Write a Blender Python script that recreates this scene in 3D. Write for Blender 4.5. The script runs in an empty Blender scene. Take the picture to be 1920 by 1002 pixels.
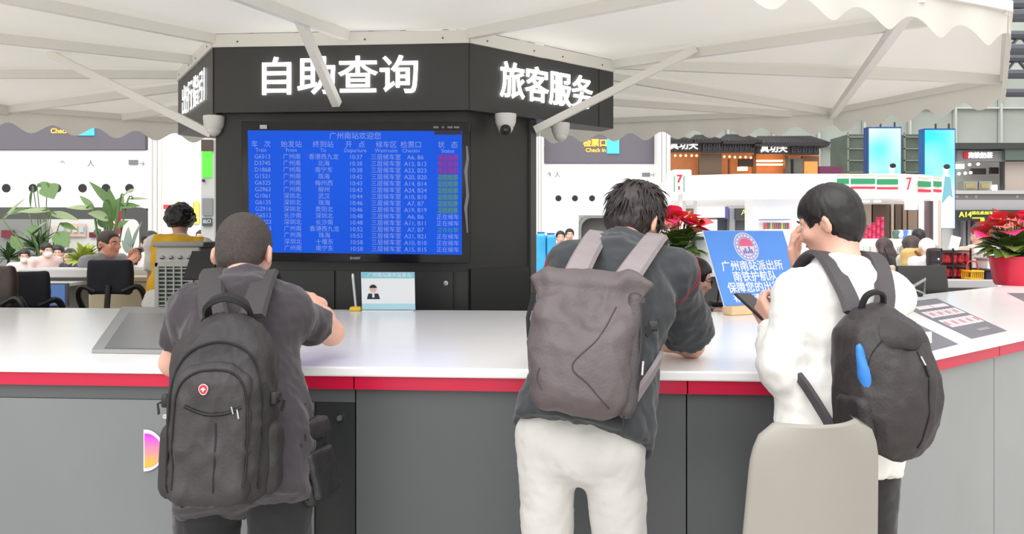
import bpy, bmesh, math, random
import numpy as np
from mathutils import Vector, Matrix, Euler

SC = bpy.context.scene
COL = SC.collection
# ------------------------------------------------------------------ camera
F_PX = 1500.0          # focal length in pixels of the 1920 x 1002 frame
CAM_Z = 1.5
HORIZON = 435.0
cam_d = bpy.data.cameras.new('camera')
cam_d.sensor_width = 36.0
cam_d.lens = F_PX / 1920.0 * 36.0
cam_d.shift_y = -(501.0 - HORIZON) / 1920.0
cam_d.clip_start = 0.05
cam_d.clip_end = 300
cam = bpy.data.objects.new('camera', cam_d)
COL.objects.link(cam)
cam.location = (0, 0, CAM_Z)
cam.rotation_euler = (math.pi / 2, 0, 0)
SC.camera = cam
# ------------------------------------------------------------------ world, light, exposure
w = bpy.data.worlds.new('hall_light')
SC.world = w
w.use_nodes = True
w.node_tree.nodes['Background'].inputs[0].default_value = (1.0, 0.985, 0.965, 1)
w.node_tree.nodes['Background'].inputs[1].default_value = 1.0
sd = bpy.data.lights.new('skylight_sun', 'SUN')
sd.energy = 1.5
sd.angle = math.radians(70)
sun = bpy.data.objects.new('skylight_sun', sd)
COL.objects.link(sun)
sun.rotation_euler = (math.radians(38), 0, math.radians(-18))
SC.view_settings.view_transform = 'Standard'
SC.view_settings.look = 'None'
SC.view_settings.gamma = 1.0
SC.view_settings.use_curve_mapping = False
SC.view_settings.exposure = 0.6
# ------------------------------------------------------------------ helpers
def lin(c):
    return tuple(((v / 255.0) / 12.92 if v / 255.0 <= 0.04045 else ((v / 255.0 + 0.055) / 1.055) ** 2.4) for v in c)

MATS = {}
def mat(key, rgb=(200, 200, 200), rough=0.6, metal=0.0, var=0.0, vscale=20.0, bump=0.0, bscale=200.0,
        emit=0.0, trans=0.0, transl=0.0, coat=0.0, spec=0.5, alpha=1.0, stretch=None, sheen=0.0):
    if key in MATS:
        return MATS[key]
    m = bpy.data.materials.new(key)
    m.use_nodes = True
    nt = m.node_tree
    b = nt.nodes['Principled BSDF']
    c = lin(rgb) + (1.0,)
    b.inputs['Base Color'].default_value = c
    b.inputs['Roughness'].default_value = rough
    b.inputs['Metallic'].default_value = metal
    b.inputs['Specular IOR Level'].default_value = spec
    b.inputs['Coat Weight'].default_value = coat
    b.inputs['Alpha'].default_value = alpha
    if sheen:
        b.inputs['Sheen Weight'].default_value = sheen
    if trans:
        b.inputs['Transmission Weight'].default_value = trans
    if emit:
        b.inputs['Emission Color'].default_value = c
        b.inputs['Emission Strength'].default_value = emit
    tc = nt.nodes.new('ShaderNodeTexCoord')
    src = tc.outputs['Object']
    if stretch:
        mp = nt.nodes.new('ShaderNodeMapping')
        mp.inputs['Scale'].default_value = stretch
        nt.links.new(src, mp.inputs['Vector'])
        src = mp.outputs['Vector']
    if var:
        n = nt.nodes.new('ShaderNodeTexNoise')
        n.inputs['Scale'].default_value = vscale
        n.inputs['Detail'].default_value = 4
        nt.links.new(src, n.inputs['Vector'])
        r = nt.nodes.new('ShaderNodeMapRange')
        r.inputs['From Min'].default_value = 0.3
        r.inputs['From Max'].default_value = 0.7
        r.inputs['To Min'].default_value = 1.0 - var
        r.inputs['To Max'].default_value = 1.0 + var
        nt.links.new(n.outputs['Fac'], r.inputs['Value'])
        mx = nt.nodes.new('ShaderNodeVectorMath')
        mx.operation = 'SCALE'
        mx.inputs[0].default_value = c[:3]
        nt.links.new(r.outputs['Result'], mx.inputs['Scale'])
        nt.links.new(mx.outputs['Vector'], b.inputs['Base Color'])
    if bump:
        n2 = nt.nodes.new('ShaderNodeTexNoise')
        n2.inputs['Scale'].default_value = bscale
        n2.inputs['Detail'].default_value = 3
        nt.links.new(src, n2.inputs['Vector'])
        bp = nt.nodes.new('ShaderNodeBump')
        bp.inputs['Strength'].default_value = bump
        bp.inputs['Distance'].default_value = 0.004
        nt.links.new(n2.outputs['Fac'], bp.inputs['Height'])
        nt.links.new(bp.outputs['Normal'], b.inputs['Normal'])
    if transl:
        tl = nt.nodes.new('ShaderNodeBsdfTranslucent')
        tl.inputs['Color'].default_value = c
        ms = nt.nodes.new('ShaderNodeMixShader')
        ms.inputs['Fac'].default_value = transl
        nt.links.new(b.outputs['BSDF'], ms.inputs[1])
        nt.links.new(tl.outputs['BSDF'], ms.inputs[2])
        nt.links.new(ms.outputs['Shader'], nt.nodes['Material Output'].inputs['Surface'])
    MATS[key] = m
    return m

def at(px, py, Y):
    return Vector(((px - 960.0) * Y / F_PX, Y, CAM_Z + (HORIZON - py) * Y / F_PX))
def px2m(n, Y):
    return n * Y / F_PX

def wm(o):
    if o.parent:
        return wm(o.parent) @ o.matrix_parent_inverse @ o.matrix_basis
    return o.matrix_basis.copy()

def thing(name, label, cat, loc=(0, 0, 0), rotz=0.0, group=None, kind=None, rot=None):
    o = bpy.data.objects.new(name, None)
    o.empty_display_size = 0.1
    COL.objects.link(o)
    o.location = loc
    o.rotation_euler = rot if rot else (0, 0, rotz)
    return tag(o, label, cat, group, kind)

def tag(o, label=None, cat=None, group=None, kind=None):
    if label: o['label'] = label
    if cat: o['category'] = cat
    if group: o['group'] = group
    if kind: o['kind'] = kind
    return o

def link(name, me, m, parent=None, world=True, smooth=False, autosmooth=None):
    """one mesh object; with world=True its vertices are world coordinates, else its parent's"""
    o = bpy.data.objects.new(name, me)
    COL.objects.link(o)
    if m is not None and not me.materials:
        for mm in (m if isinstance(m, (list, tuple)) else [m]):
            me.materials.append(mm)
    if smooth:
        me.polygons.foreach_set('use_smooth', np.ones(len(me.polygons), dtype=bool))
        if autosmooth:
            try:
                me.set_sharp_from_angle(angle=math.radians(autosmooth))
            except Exception:
                pass
    if parent:
        o.parent = parent
        if world:
            o.matrix_parent_inverse = wm(parent).inverted()
    return o

def copy_tree(o, parent=None):
    c = o.copy()
    COL.objects.link(c)
    if parent:
        c.parent = parent
        c.matrix_parent_inverse = o.matrix_parent_inverse.copy()
    for ch in list(o.children):
        copy_tree(ch, c)
    return c

class MB:
    """collects shapes of one part"""
    def __init__(s):
        s.v = []; s.f = []; s.mi = []
    def add(s, vs, fs, mi=0):
        n = len(s.v)
        s.v += [tuple(p) for p in vs]
        s.f += [tuple(i + n for i in f) for f in fs]
        s.mi += [mi] * len(fs)
        return s
    def box(s, c, size, M=None, mi=0, taper=1.0):
        hx, hy, hz = size[0] / 2, size[1] / 2, size[2] / 2
        vs = []
        for sz in (-1, 1):
            t = taper if sz > 0 else 1.0
            for sx, sy in ((-1, -1), (1, -1), (1, 1), (-1, 1)):
                p = Vector((sx * hx * t, sy * hy * t, sz * hz))
                vs.append((M @ p if M is not None else p) + Vector(c))
        return s.add(vs, [(3, 2, 1, 0), (4, 5, 6, 7), (0, 1, 5, 4), (1, 2, 6, 5), (2, 3, 7, 6), (3, 0, 4, 7)], mi)
    def rbox(s, c, size, r=0.01, M=None, seg=2, mi=0):
        bm = bmesh.new()
        bmesh.ops.create_cube(bm, size=1.0)
        for v in bm.verts:
            v.co = Vector((v.co.x * size[0], v.co.y * size[1], v.co.z * size[2]))
        r = min(r, min(size) * 0.49)
        bmesh.ops.bevel(bm, geom=list(bm.edges) + list(bm.verts), offset=r, segments=seg, profile=0.5, affect='EDGES')
        bm.verts.index_update()
        vs = [((M @ v.co) if M is not None else v.co) + Vector(c) for v in bm.verts]
        fs = [tuple(v.index for v in f.verts) for f in bm.faces]
        bm.free()
        return s.add(vs, fs, mi)
    def prism(s, poly, z0, z1, mi=0):
        n = len(poly)
        vs = [(p[0], p[1], z0) for p in poly] + [(p[0], p[1], z1) for p in poly]
        fs = [tuple(range(n - 1, -1, -1)), tuple(range(n, 2 * n))]
        fs += [(i, (i + 1) % n, n + (i + 1) % n, n + i) for i in range(n)]
        return s.add(vs, fs, mi)
    def extr(s, poly, o, u, v, w, mi=0):
        """poly in plane (u, v) at o, thickened by vector w"""
        o = Vector(o); u = Vector(u); v = Vector(v); w = Vector(w)
        n = len(poly)
        a = [o + u * p[0] + v * p[1] for p in poly]
        vs = a + [q + w for q in a]
        fs = [tuple(range(n - 1, -1, -1)), tuple(range(n, 2 * n))]
        fs += [(i, (i + 1) % n, n + (i + 1) % n, n + i) for i in range(n)]
        return s.add(vs, fs, mi)
    def tube(s, path, r, seg=8, mi=0, closed=False, flat=1.0, up=None):
        path = [Vector(p) for p in path]
        n = len(path)
        rs = r if isinstance(r, (list, tuple)) else [r] * n
        ref = Vector(up) if up else Vector((0, 0, 1))
        vs = []; fs = []
        pu = None
        for i, p in enumerate(path):
            if closed:
                t = path[(i + 1) % n] - path[i - 1]
            else:
                t = path[min(i + 1, n - 1)] - path[max(i - 1, 0)]
            t = t.normalized() if t.length > 1e-9 else Vector((0, 0, 1))
            base = pu if pu is not None else (ref if abs(t.dot(ref)) < 0.95 else Vector((1, 0.1, 0)))
            u = (base - t * base.dot(t)).normalized()
            pu = u
            v = t.cross(u)
            for k in range(seg):
                a = 2 * math.pi * k / seg
                vs.append(p + (u * math.cos(a) * flat + v * math.sin(a)) * rs[i])
        m = n if closed else n - 1
        for i in range(m):
            for k in range(seg):
                j = (i + 1) % n
                fs.append((i * seg + k, i * seg + (k + 1) % seg, j * seg + (k + 1) % seg, j * seg + k))
        if not closed:
            fs.append(tuple(range(seg - 1, -1, -1)))
            fs.append(tuple((n - 1) * seg + k for k in range(seg)))
        return s.add(vs, fs, mi)
    def bar(s, a, b, w, h, up=(0, 0, 1), mi=0):
        """rectangular bar from a to b"""
        a = Vector(a); b = Vector(b)
        t = (b - a).normalized(); up = Vector(up)
        if abs(t.dot(up)) > 0.98: up = Vector((0, 1, 0))
        r = t.cross(up).normalized(); u = r.cross(t)
        vs = []
        for p in (a, b):
            for x, y in ((-1, -1), (1, -1), (1, 1), (-1, 1)):
                vs.append(p + r * x * w / 2 + u * y * h / 2)
        return s.add(vs, [(3, 2, 1, 0), (4, 5, 6, 7), (0, 1, 5, 4), (1, 2, 6, 5), (2, 3, 7, 6), (3, 0, 4, 7)], mi)
    def ribbon(s, path, width, th, nrm, mi=0):
        """flat strap along path; nrm = list of outward normals or one vector"""
        path = [Vector(p) for p in path]; n = len(path)
        ws = width if isinstance(width, (list, tuple)) else [width] * n
        vs = []; fs = []
        for i, p in enumerate(path):
            t = (path[min(i + 1, n - 1)] - path[max(i - 1, 0)]).normalized()
            nn = Vector(nrm[i] if isinstance(nrm, list) else nrm)
            nn = (nn - t * nn.dot(t)).normalized()
            b = t.cross(nn)
            for x, y in ((-.5, 0), (-.38, 1), (.38, 1), (.5, 0), (.38, -.3), (-.38, -.3)):
                vs.append(p + b * x * ws[i] + nn * y * th)
        for i in range(n - 1):
            for k in range(6):
                fs.append((i * 6 + k, (i + 1) * 6 + k, (i + 1) * 6 + (k + 1) % 6, i * 6 + (k + 1) % 6))
        fs.append((5, 4, 3, 2, 1, 0)); fs.append(tuple((n - 1) * 6 + k for k in range(6)))
        return s.add(vs, fs, mi)
    def lathe(s, prof, c=(0, 0, 0), seg=24, mi=0, M=None, cap=True):
        vs = []; fs = []
        n = len(prof)
        for r, z in prof:
            for k in range(seg):
                a = 2 * math.pi * k / seg
                p = Vector((r * math.cos(a), r * math.sin(a), z))
                vs.append((M @ p if M is not None else p) + Vector(c))
        for i in range(n - 1):
            for k in range(seg):
                fs.append((i * seg + k, i * seg + (k + 1) % seg, (i + 1) * seg + (k + 1) % seg, (i + 1) * seg + k))
        if cap:
            fs.append(tuple(range(seg - 1, -1, -1))); fs.append(tuple((n - 1) * seg + k for k in range(seg)))
        return s.add(vs, fs, mi)
    def ball(s, c, r, seg=12, mi=0, M=None):
        rr = r if isinstance(r, (tuple, list)) else (r, r, r)
        vs = []; fs = []
        nr = max(6, seg // 2 + 1)
        for i in range(nr + 1):
            th = math.pi * i / nr
            for k in range(seg):
                a = 2 * math.pi * k / seg
                p = Vector((rr[0] * math.sin(th) * math.cos(a), rr[1] * math.sin(th) * math.sin(a), rr[2] * math.cos(th)))
                vs.append((M @ p if M is not None else p) + Vector(c))
        for i in range(nr):
            for k in range(seg):
                fs.append((i * seg + k, (i + 1) * seg + k, (i + 1) * seg + (k + 1) % seg, i * seg + (k + 1) % seg))
        return s.add(vs, fs, mi)
    def mesh(s, name='part'):
        me = bpy.data.meshes.new(name)
        me.from_pydata([tuple(p) for p in s.v], [], s.f)
        if any(s.mi):
            me.polygons.foreach_set('material_index', s.mi)
        me.validate()
        return me
    def build(s, name, m, parent=None, world=True, smooth=False, autosmooth=35):
        return link(name, s.mesh(name), m, parent, world, smooth, autosmooth)

def rot_to(z, x=None):
    """matrix whose columns are (x', y', z')"""
    z = Vector(z).normalized()
    x = Vector(x) if x is not None else (Vector((1, 0, 0)) if abs(z.x) < 0.9 else Vector((0, 1, 0)))
    x = (x - z * x.dot(z)).normalized()
    y = z.cross(x)
    return Matrix((x, y, z)).transposed()

def text_mesh(body, size, extrude=0.0, bevel=0.0, align='CENTER', spacing=1.0, line=1.0, valign='CENTER'):
    cu = bpy.data.curves.new('lettering', 'FONT')
    cu.body = body
    cu.size = size
    cu.extrude = extrude
    cu.bevel_depth = bevel
    cu.bevel_resolution = 1
    cu.align_x = align
    cu.align_y = valign
    cu.space_character = spacing
    cu.space_line = line
    cu.resolution_u = 3
    o = bpy.data.objects.new('lettering', cu)
    COL.objects.link(o)
    bpy.context.view_layer.update()
    me = bpy.data.meshes.new_from_object(o.evaluated_get(bpy.context.evaluated_depsgraph_get()))
    bpy.data.objects.remove(o)
    bpy.data.curves.remove(cu)
    return me

def text(body, m, parent, o, u, v, size, extrude=0.002, bevel=0.0, name='lettering', sx=1.0, fit=None, **k):
    """lettering lying in plane (u right, v up) with its centre at o (world coordinates)"""
    me = text_mesh(body, size, extrude, bevel, **k)
    u = Vector(u).normalized(); v = Vector(v).normalized(); n = u.cross(v)
    if fit:
        xs = [q.co.x for q in me.vertices]
        wd = max(xs) - min(xs)
        sx = fit / wd
    M = Matrix((u * sx, v, n)).transposed().to_4x4()
    M.translation = Vector(o)
    me.transform(M)
    return link(name, me, m, parent)

# ------------------------------------------------------------------ noise + signed distance surfaces
def _hash(i, j, k, seed):
    n = (i * 73856093) ^ (j * 19349663) ^ (k * 83492791) ^ (seed * 2654435761 & 0x7fffffff)
    n = (n ^ (n >> 13)) * 1274126177 & 0x7fffffff
    n = (n ^ (n >> 16))
    return (n & 0xffff) / 65535.0

def vnoise(P, seed=0):
    P = np.asarray(P, dtype=np.float64)
    I = np.floor(P).astype(np.int64)
    f = P - I
    f = f * f * (3 - 2 * f)
    r = 0
    for a in (0, 1):
        for b in (0, 1):
            for c in (0, 1):
                w_ = (f[:, 0] if a else 1 - f[:, 0]) * (f[:, 1] if b else 1 - f[:, 1]) * (f[:, 2] if c else 1 - f[:, 2])
                r = r + w_ * _hash(I[:, 0] + a, I[:, 1] + b, I[:, 2] + c, seed)
    return r

def ridged(P, seed=0):
    n = vnoise(P, seed) * 0.65 + vnoise(P * 2.03 + 7.7, seed + 5) * 0.35
    return 1 - np.abs(2 * n - 1) * 1.6

class SDF:
    """smooth unions of rounded shapes meshed with surface nets"""
    def __init__(s, h):
        s.h = h; s.p = []
    def cone(s, a, b, r1, r2=None, k=0.02, op='+', flat=None):
        """tapered capsule; flat = (axis, factor) squeezes the section along axis"""
        s.p.append(('c', np.array(a, float), np.array(b, float), r1, r1 if r2 is None else r2, k, op, flat)); return s
    def ell(s, c, r, R=None, k=0.02, op='+'):
        s.p.append(('e', np.array(c, float), np.array(r, float), None if R is None else np.array(R, float), k, op)); return s
    def box(s, c, half, rad, R=None, k=0.01, op='+'):
        s.p.append(('b', np.array(c, float), np.array(half, float), rad, None if R is None else np.array(R, float), k, op)); return s
    def half(s, pnt, n, k=0.0):
        """keep the side of the plane that n points away from"""
        s.p.append(('h', np.array(pnt, float), np.array(n, float) / np.linalg.norm(n), k)); return s
    def chain(s, pts, rs, k=0.02, flat=None):
        for i in range(len(pts) - 1):
            s.cone(pts[i], pts[i + 1], rs[i], rs[i + 1], k, '+', flat)
        return s
    def bounds(s, q):
        if q[0] == 'c':
            r = max(q[3], q[4])
            if q[7]: r *= max(1.0, q[7][1])
            return np.minimum(q[1], q[2]) - r, np.maximum(q[1], q[2]) + r
        if q[0] == 'e':
            r = q[2].max() if q[3] is not None else q[2]
            return q[1] - r, q[1] + r
        if q[0] == 'b':
            r = np.linalg.norm(q[2]) if q[4] is not None else q[2]
            return q[1] - r, q[1] + r
    def ev(s, q, X):
        if q[0] == 'c':
            a, b, r1, r2, flat = q[1], q[2], q[3], q[4], q[7]
            ba = b - a
            pa = X - a
            if flat:
                ax = np.array(flat[0], float); ax /= np.linalg.norm(ax)
                t0 = pa @ ax
                pa = pa + np.multiply.outer(t0 * (1.0 / flat[1] - 1.0), ax)
                tb = ba @ ax
                ba = ba + tb * (1.0 / flat[1] - 1.0) * ax
            t = np.clip((pa @ ba) / max(ba @ ba, 1e-12), 0, 1)
            d = np.linalg.norm(pa - np.multiply.outer(t, ba), axis=-1) - (r1 + (r2 - r1) * t)
            return d * (min(1.0, flat[1]) if flat else 1.0)
        if q[0] == 'e':
            p = X - q[1]
            if q[3] is not None: p = p @ q[3]
            k0 = np.linalg.norm(p / q[2], axis=-1)
            k1 = np.linalg.norm(p / (q[2] * q[2]), axis=-1)
            return k0 * (k0 - 1.0) / np.maximum(k1, 1e-9)
        if q[0] == 'b':
            p = X - q[1]
            if q[4] is not None: p = p @ q[4]
            d = np.abs(p) - (q[2] - q[3])
            return np.linalg.norm(np.maximum(d, 0), axis=-1) + np.minimum(d.max(axis=-1), 0) - q[3]
    def mesh(s, disp=None):
        h = s.h
        lo = np.array([1e9] * 3); hi = -lo
        for q in s.p:
            if q[0] == 'h' or q[6 if q[0] in 'cb' else 5] != '+': continue
            a, b = s.bounds(q)
            lo = np.minimum(lo, a); hi = np.maximum(hi, b)
        lo = lo - 3 * h - 0.012; hi = hi + 3 * h + 0.012
        n = np.ceil((hi - lo) / h).astype(int) + 1
        D = np.full(n, 1.0, dtype=np.float64)
        ax = [lo[i] + np.arange(n[i]) * h for i in range(3)]
        for q in s.p:
            if q[0] == 'h':
                X = np.stack(np.meshgrid(*ax, indexing='ij'), -1)
                d = (X - q[1]) @ q[2]
                D = np.maximum(D, d)
                continue
            op = q[6] if q[0] in 'cb' else q[5]
            k = q[5] if q[0] in 'cb' else q[4]
            a, b = s.bounds(q)
            m = k + 4 * h
            i0 = np.clip(np.floor((a - m - lo) / h).astype(int), 0, n - 1)
            i1 = np.clip(np.ceil((b + m - lo) / h).astype(int) + 1, 1, n)
            sl = tuple(slice(i0[i], i1[i]) for i in range(3))
            X = np.stack(np.meshgrid(*[ax[i][sl[i]] for i in range(3)], indexing='ij'), -1)
            d = s.ev(q, X)
            c = D[sl]
            if op == '+':
                if k > 0:
                    e = np.maximum(k - np.abs(c - d), 0) / k
                    D[sl] = np.minimum(c, d) - e * e * k * 0.25
                else:
                    D[sl] = np.minimum(c, d)
            elif op == '-':
                if k > 0:
                    e = np.maximum(k - np.abs(c + d), 0) / k
                    D[sl] = np.maximum(c, -d) + e * e * k * 0.25
                else:
                    D[sl] = np.maximum(c, -d)
        return nets(D, lo, h)

def nets(D, lo, h):
    ins = D < 0
    n = np.array(D.shape)
    c = np.zeros(n - 1, dtype=np.int8)
    offs = [(i, j, k) for i in (0, 1) for j in (0, 1) for k in (0, 1)]
    for o in offs:
        c += ins[o[0]:n[0] - 1 + o[0], o[1]:n[1] - 1 + o[1], o[2]:n[2] - 1 + o[2]]
    act = (c > 0) & (c < 8)
    idx = np.argwhere(act)
    vid = np.full(n - 1, -1, dtype=np.int64)
    vid[act] = np.arange(len(idx))
    acc = np.zeros((len(idx), 3)); cnt = np.zeros(len(idx))
    for a in offs:
        for ax in range(3):
            if a[ax]: continue
            b = list(a); b[ax] = 1
            da = D[idx[:, 0] + a[0], idx[:, 1] + a[1], idx[:, 2] + a[2]]
            db = D[idx[:, 0] + b[0], idx[:, 1] + b[1], idx[:, 2] + b[2]]
            m = (da < 0) != (db < 0)
            t = np.where(m, da / np.where(m, da - db, 1), 0)
            p = np.tile(np.array(a, float), (len(idx), 1))
            p[:, ax] += t
            acc[m] += p[m]; cnt[m] += 1
    V = lo + (idx + acc / cnt[:, None]) * h
    Fs = []
    for ax in range(3):
        u, v = (ax + 1) % 3, (ax + 2) % 3
        sl0 = [slice(None)] * 3; sl1 = [slice(None)] * 3
        sl0[ax] = slice(0, n[ax] - 1); sl1[ax] = slice(1, n[ax])
        A = ins[tuple(sl0)]; B = ins[tuple(sl1)]
        e = np.argwhere(A != B)
        ok = (e[:, u] > 0) & (e[:, v] > 0) & (e[:, u] < n[u] - 1) & (e[:, v] < n[v] - 1)
        e = e[ok]
        fl = A[e[:, 0], e[:, 1], e[:, 2]]
        def g(du, dv):
            q = e.copy(); q[:, u] += du; q[:, v] += dv
            return vid[q[:, 0], q[:, 1], q[:, 2]]
        q = np.stack([g(-1, -1), g(0, -1), g(0, 0), g(-1, 0)], 1)
        q[~fl] = q[~fl][:, ::-1]
        Fs.append(q)
    return V, np.concatenate(Fs)

def _scat(n, idx, val):
    return np.stack([np.bincount(idx, val[:, i], n) for i in range(3)], 1)

def vnormals(V, Fq):
    a, b, c, d = V[Fq[:, 0]], V[Fq[:, 1]], V[Fq[:, 2]], V[Fq[:, 3]]
    fn = np.cross(c - a, d - b)
    N = 0
    for i in range(4):
        N = N + _scat(len(V), Fq[:, i], fn)
    return N / np.maximum(np.linalg.norm(N, axis=1, keepdims=True), 1e-12)

def relax(V, Fq, it=2, lam=0.5):
    C = sum(np.bincount(Fq[:, i], minlength=len(V)) * 2 for i in range(4))
    for _ in range(it):
        S = 0
        for i in range(4):
            S = S + _scat(len(V), Fq[:, i], V[Fq[:, (i + 1) % 4]] + V[Fq[:, (i + 3) % 4]])
        V = V + lam * (S / np.maximum(C, 1)[:, None] - V)
    return V

def np_mesh(parts, name='part'):
    """list of (V, F) -> one mesh"""
    n = 0; Vs = []; Fs = []
    for V, F in parts:
        Vs.append(V); Fs.append(F + n); n += len(V)
    V = np.concatenate(Vs); F = np.concatenate(Fs)
    me = bpy.data.meshes.new(name)
    me.vertices.add(len(V)); me.vertices.foreach_set('co', V.astype(np.float32).ravel())
    me.loops.add(F.size); me.loops.foreach_set('vertex_index', F.astype(np.int32).ravel())
    me.polygons.add(len(F))
    me.polygons.foreach_set('loop_start', np.arange(len(F), dtype=np.int32) * 4)
    me.update(calc_edges=True)
    return me

def sdf_obj(name, sd_, m, parent=None, world=True, fold=None, it=1):
    """fold = (amplitude, (sx, sy, sz), seed): cloth creases pushed along the normals"""
    V, Fq = sd_.mesh()
    if it: V = relax(V, Fq, it)
    if fold:
        N = vnormals(V, Fq)
        for amp, sc, seed in (fold if isinstance(fold, list) else [fold]):
            V = V + N * ((ridged(V * np.array(sc), seed) - 0.45) * amp)[:, None]
    return link(name, np_mesh([(V, Fq)], name), m, parent, world, True)
# ------------------------------------------------------------------ materials used in many places
WHITE = mat('white_paint', (238, 238, 236), 0.5)
WHITE_G = mat('white_gloss', (242, 242, 242), 0.25, var=0.02, vscale=3)
STEEL = mat('brushed_steel', (170, 172, 174), 0.3, 0.9)
BLACK = mat('black_plastic', (24, 24, 26), 0.45)
DARK = mat('dark_grey', (52, 53, 54), 0.5)
LIT = mat('lit_white', (255, 255, 255), 0.5, emit=2.2)

# ------------------------------------------------------------------ hall: floor, walls, roof
floor_m = mat('floor_tiles', (196, 192, 186), 0.22, var=0.05, vscale=1.2)
o = MB().box((0, 25, -0.05), (110, 90, 0.1)).build('floor', floor_m)
tag(o, 'pale polished stone floor of the station hall', kind='structure')

wall_m = mat('pale_wall', (205, 206, 203), 0.7, var=0.03, vscale=0.6)
pane_m = mat('greenish_glass', (172, 178, 170), 0.18, var=0.10, vscale=0.35)
frame_m = mat('glazing_bar', (196, 200, 196), 0.5)
o = MB().box((0, 47.3, 8), (110, 0.4, 16)).build('wall_back', wall_m)
tag(o, 'tall glazed end wall of the station hall', kind='structure')
pane = MB().box((0, 0, 0), (2.5, 0.06, 2.1)).mesh('pane')
pane.materials.append(pane_m)
for i in range(16):
    for j in range(6):
        q = bpy.data.objects.new('pane', pane)
        COL.objects.link(q); q.parent = o
        q.location = (-2 + i * 2.66, 47.0 + 0.02 * ((i * 7 + j * 3) % 3), 3.2 + j * 2.22)
for i in range(17):
    b_ = MB().box((-3.33 + i * 2.66, 46.85, 8), (0.11, 0.3, 13.5)).build('mullion', frame_m, o)
for j in range(7):
    MB().box((18, 46.88, 2.1 + j * 2.22), (44, 0.2, 0.10)).build('transom', frame_m, o)
o = MB().box((-40, 25, 8), (0.4, 90, 16)).build('wall_left', wall_m)
tag(o, 'plain pale side wall far beyond the gates', kind='structure')
o = MB().box((44, 25, 8), (0.4, 90, 16)).build('wall_right', wall_m)
tag(o, 'plain pale side wall beyond the shops', kind='structure')
# roof trusses in the upper right
truss_m = mat('roof_steel', (84, 86, 94), 0.5)
for k in range(5):
    t = thing('trim_%d' % (k + 1), 'grey tubular steel roof truss spanning the hall', None, (0, 22 + k * 5.0, 9), kind='structure')
    y = 22 + k * 5.0
    MB().tube([(-38, y, 10.6), (43, y, 10.6)], 0.22, 8).build('chord', truss_m, t, smooth=True)
    MB().tube([(-38, y, 8.8), (43, y, 8.8)], 0.22, 8).build('chord', truss_m, t, smooth=True)
    for i in range(27):
        x = -38 + i * 3.0
        MB().tube([(x, y, 8.8), (x + 1.5, y, 10.6), (x + 3.0, y, 8.8)], 0.11, 6).build('brace', truss_m, t)
# ------------------------------------------------------------------ ring counter
CT = 1.075
counter = thing('service_counter', 'white-topped grey ring counter with a red band under its edge', 'counter', (-0.5, 4, 0))
ctop_m = mat('counter_white', (246, 246, 246), 0.22, var=0.012, vscale=2.5)
red_m = mat('red_band', (196, 22, 62), 0.3, var=0.03, vscale=6)
panel_m = mat('grey_panel', (122, 125, 127), 0.33, var=0.05, vscale=2.0)
panel_d = mat('dark_grey_panel', (86, 89, 91), 0.38, var=0.04, vscale=2.0)
FL, FR = Vector((-2.6, 2.662)), Vector((0.978, 2.407))
R2, R2i = Vector((4.88, 5.53)), Vector((5.0, 7.2))
IR, IL = Vector((1.30, 4.24)), Vector((-3.2, 4.51))
L2, L2i = Vector((-4.6, 4.9)), Vector((-4.75, 6.2))
def off(a, b, d):
    t = (b - a).normalized(); return Vector((-t.y, t.x)) * d
def ring_poly(d):
    """outer outline pushed inwards by d, inner outline unchanged"""
    outer = [L2, FL, FR, R2]
    ln = []
    for i in range(3):
        n = off(outer[i], outer[i + 1], d)
        ln.append((outer[i] + n, outer[i + 1] + n))
    def cross(l, m):
        p, r = l[0], l[1] - l[0]; q, s_ = m[0], m[1] - m[0]
        t = ((q - p).x * s_.y - (q - p).y * s_.x) / (r.x * s_.y - r.y * s_.x)
        return p + r * t
    return [ln[0][0], cross(ln[0], ln[1]), cross(ln[1], ln[2]), ln[2][1]]
def slab(d, z0, z1, m, name):
    p = ring_poly(d)
    # three convex pieces welded into one slab outline
    mb = MB()
    poly = [p[0], p[1], p[2], p[3], R2i, IR, IL, L2i]
    mb.prism([(q.x, q.y) for q in poly], z0, z1)
    return mb.build(name, m, counter)
top = slab(0.0, CT - 0.031, CT, ctop_m, 'countertop')
bv = top.modifiers.new('soft_edge', 'BEVEL'); bv.width = 0.006; bv.segments = 2; bv.limit_method = 'ANGLE'
core = slab(0.16, 0.10, CT - 0.031, panel_d, 'carcass')
slab(0.2, 0.0, 0.10, DARK, 'plinth')
# red band in lengths, panels in lengths, each piece its own part
def seg_box(a, b, t0, t1, d, th, z0, z1, name, m):
    n = off(a, b, 1.0)
    p0 = a.lerp(b, t0); p1 = a.lerp(b, t1)
    q = [p0 + n * d, p1 + n * d, p1 + n * (d + th), p0 + n * (d + th)]
    return MB().prism([(v.x, v.y) for v in q], z0, z1).build(name, m, counter)
def front_t(px):            # parameter along the front edge for a picture column
    k = (px - 960) / F_PX
    dd = FR - FL
    return (k * FL.y - FL.x) / (dd.x - k * dd.y)
ts = [0.0, front_t(-190), front_t(662), front_t(1290), 1.0]
for i in range(4):
    g = 0.0006
    seg_box(FL, FR, ts[i] + g, ts[i + 1] - g, 0.010, 0.15, CT - 0.072, CT - 0.0312, 'red_band', red_m)
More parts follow.
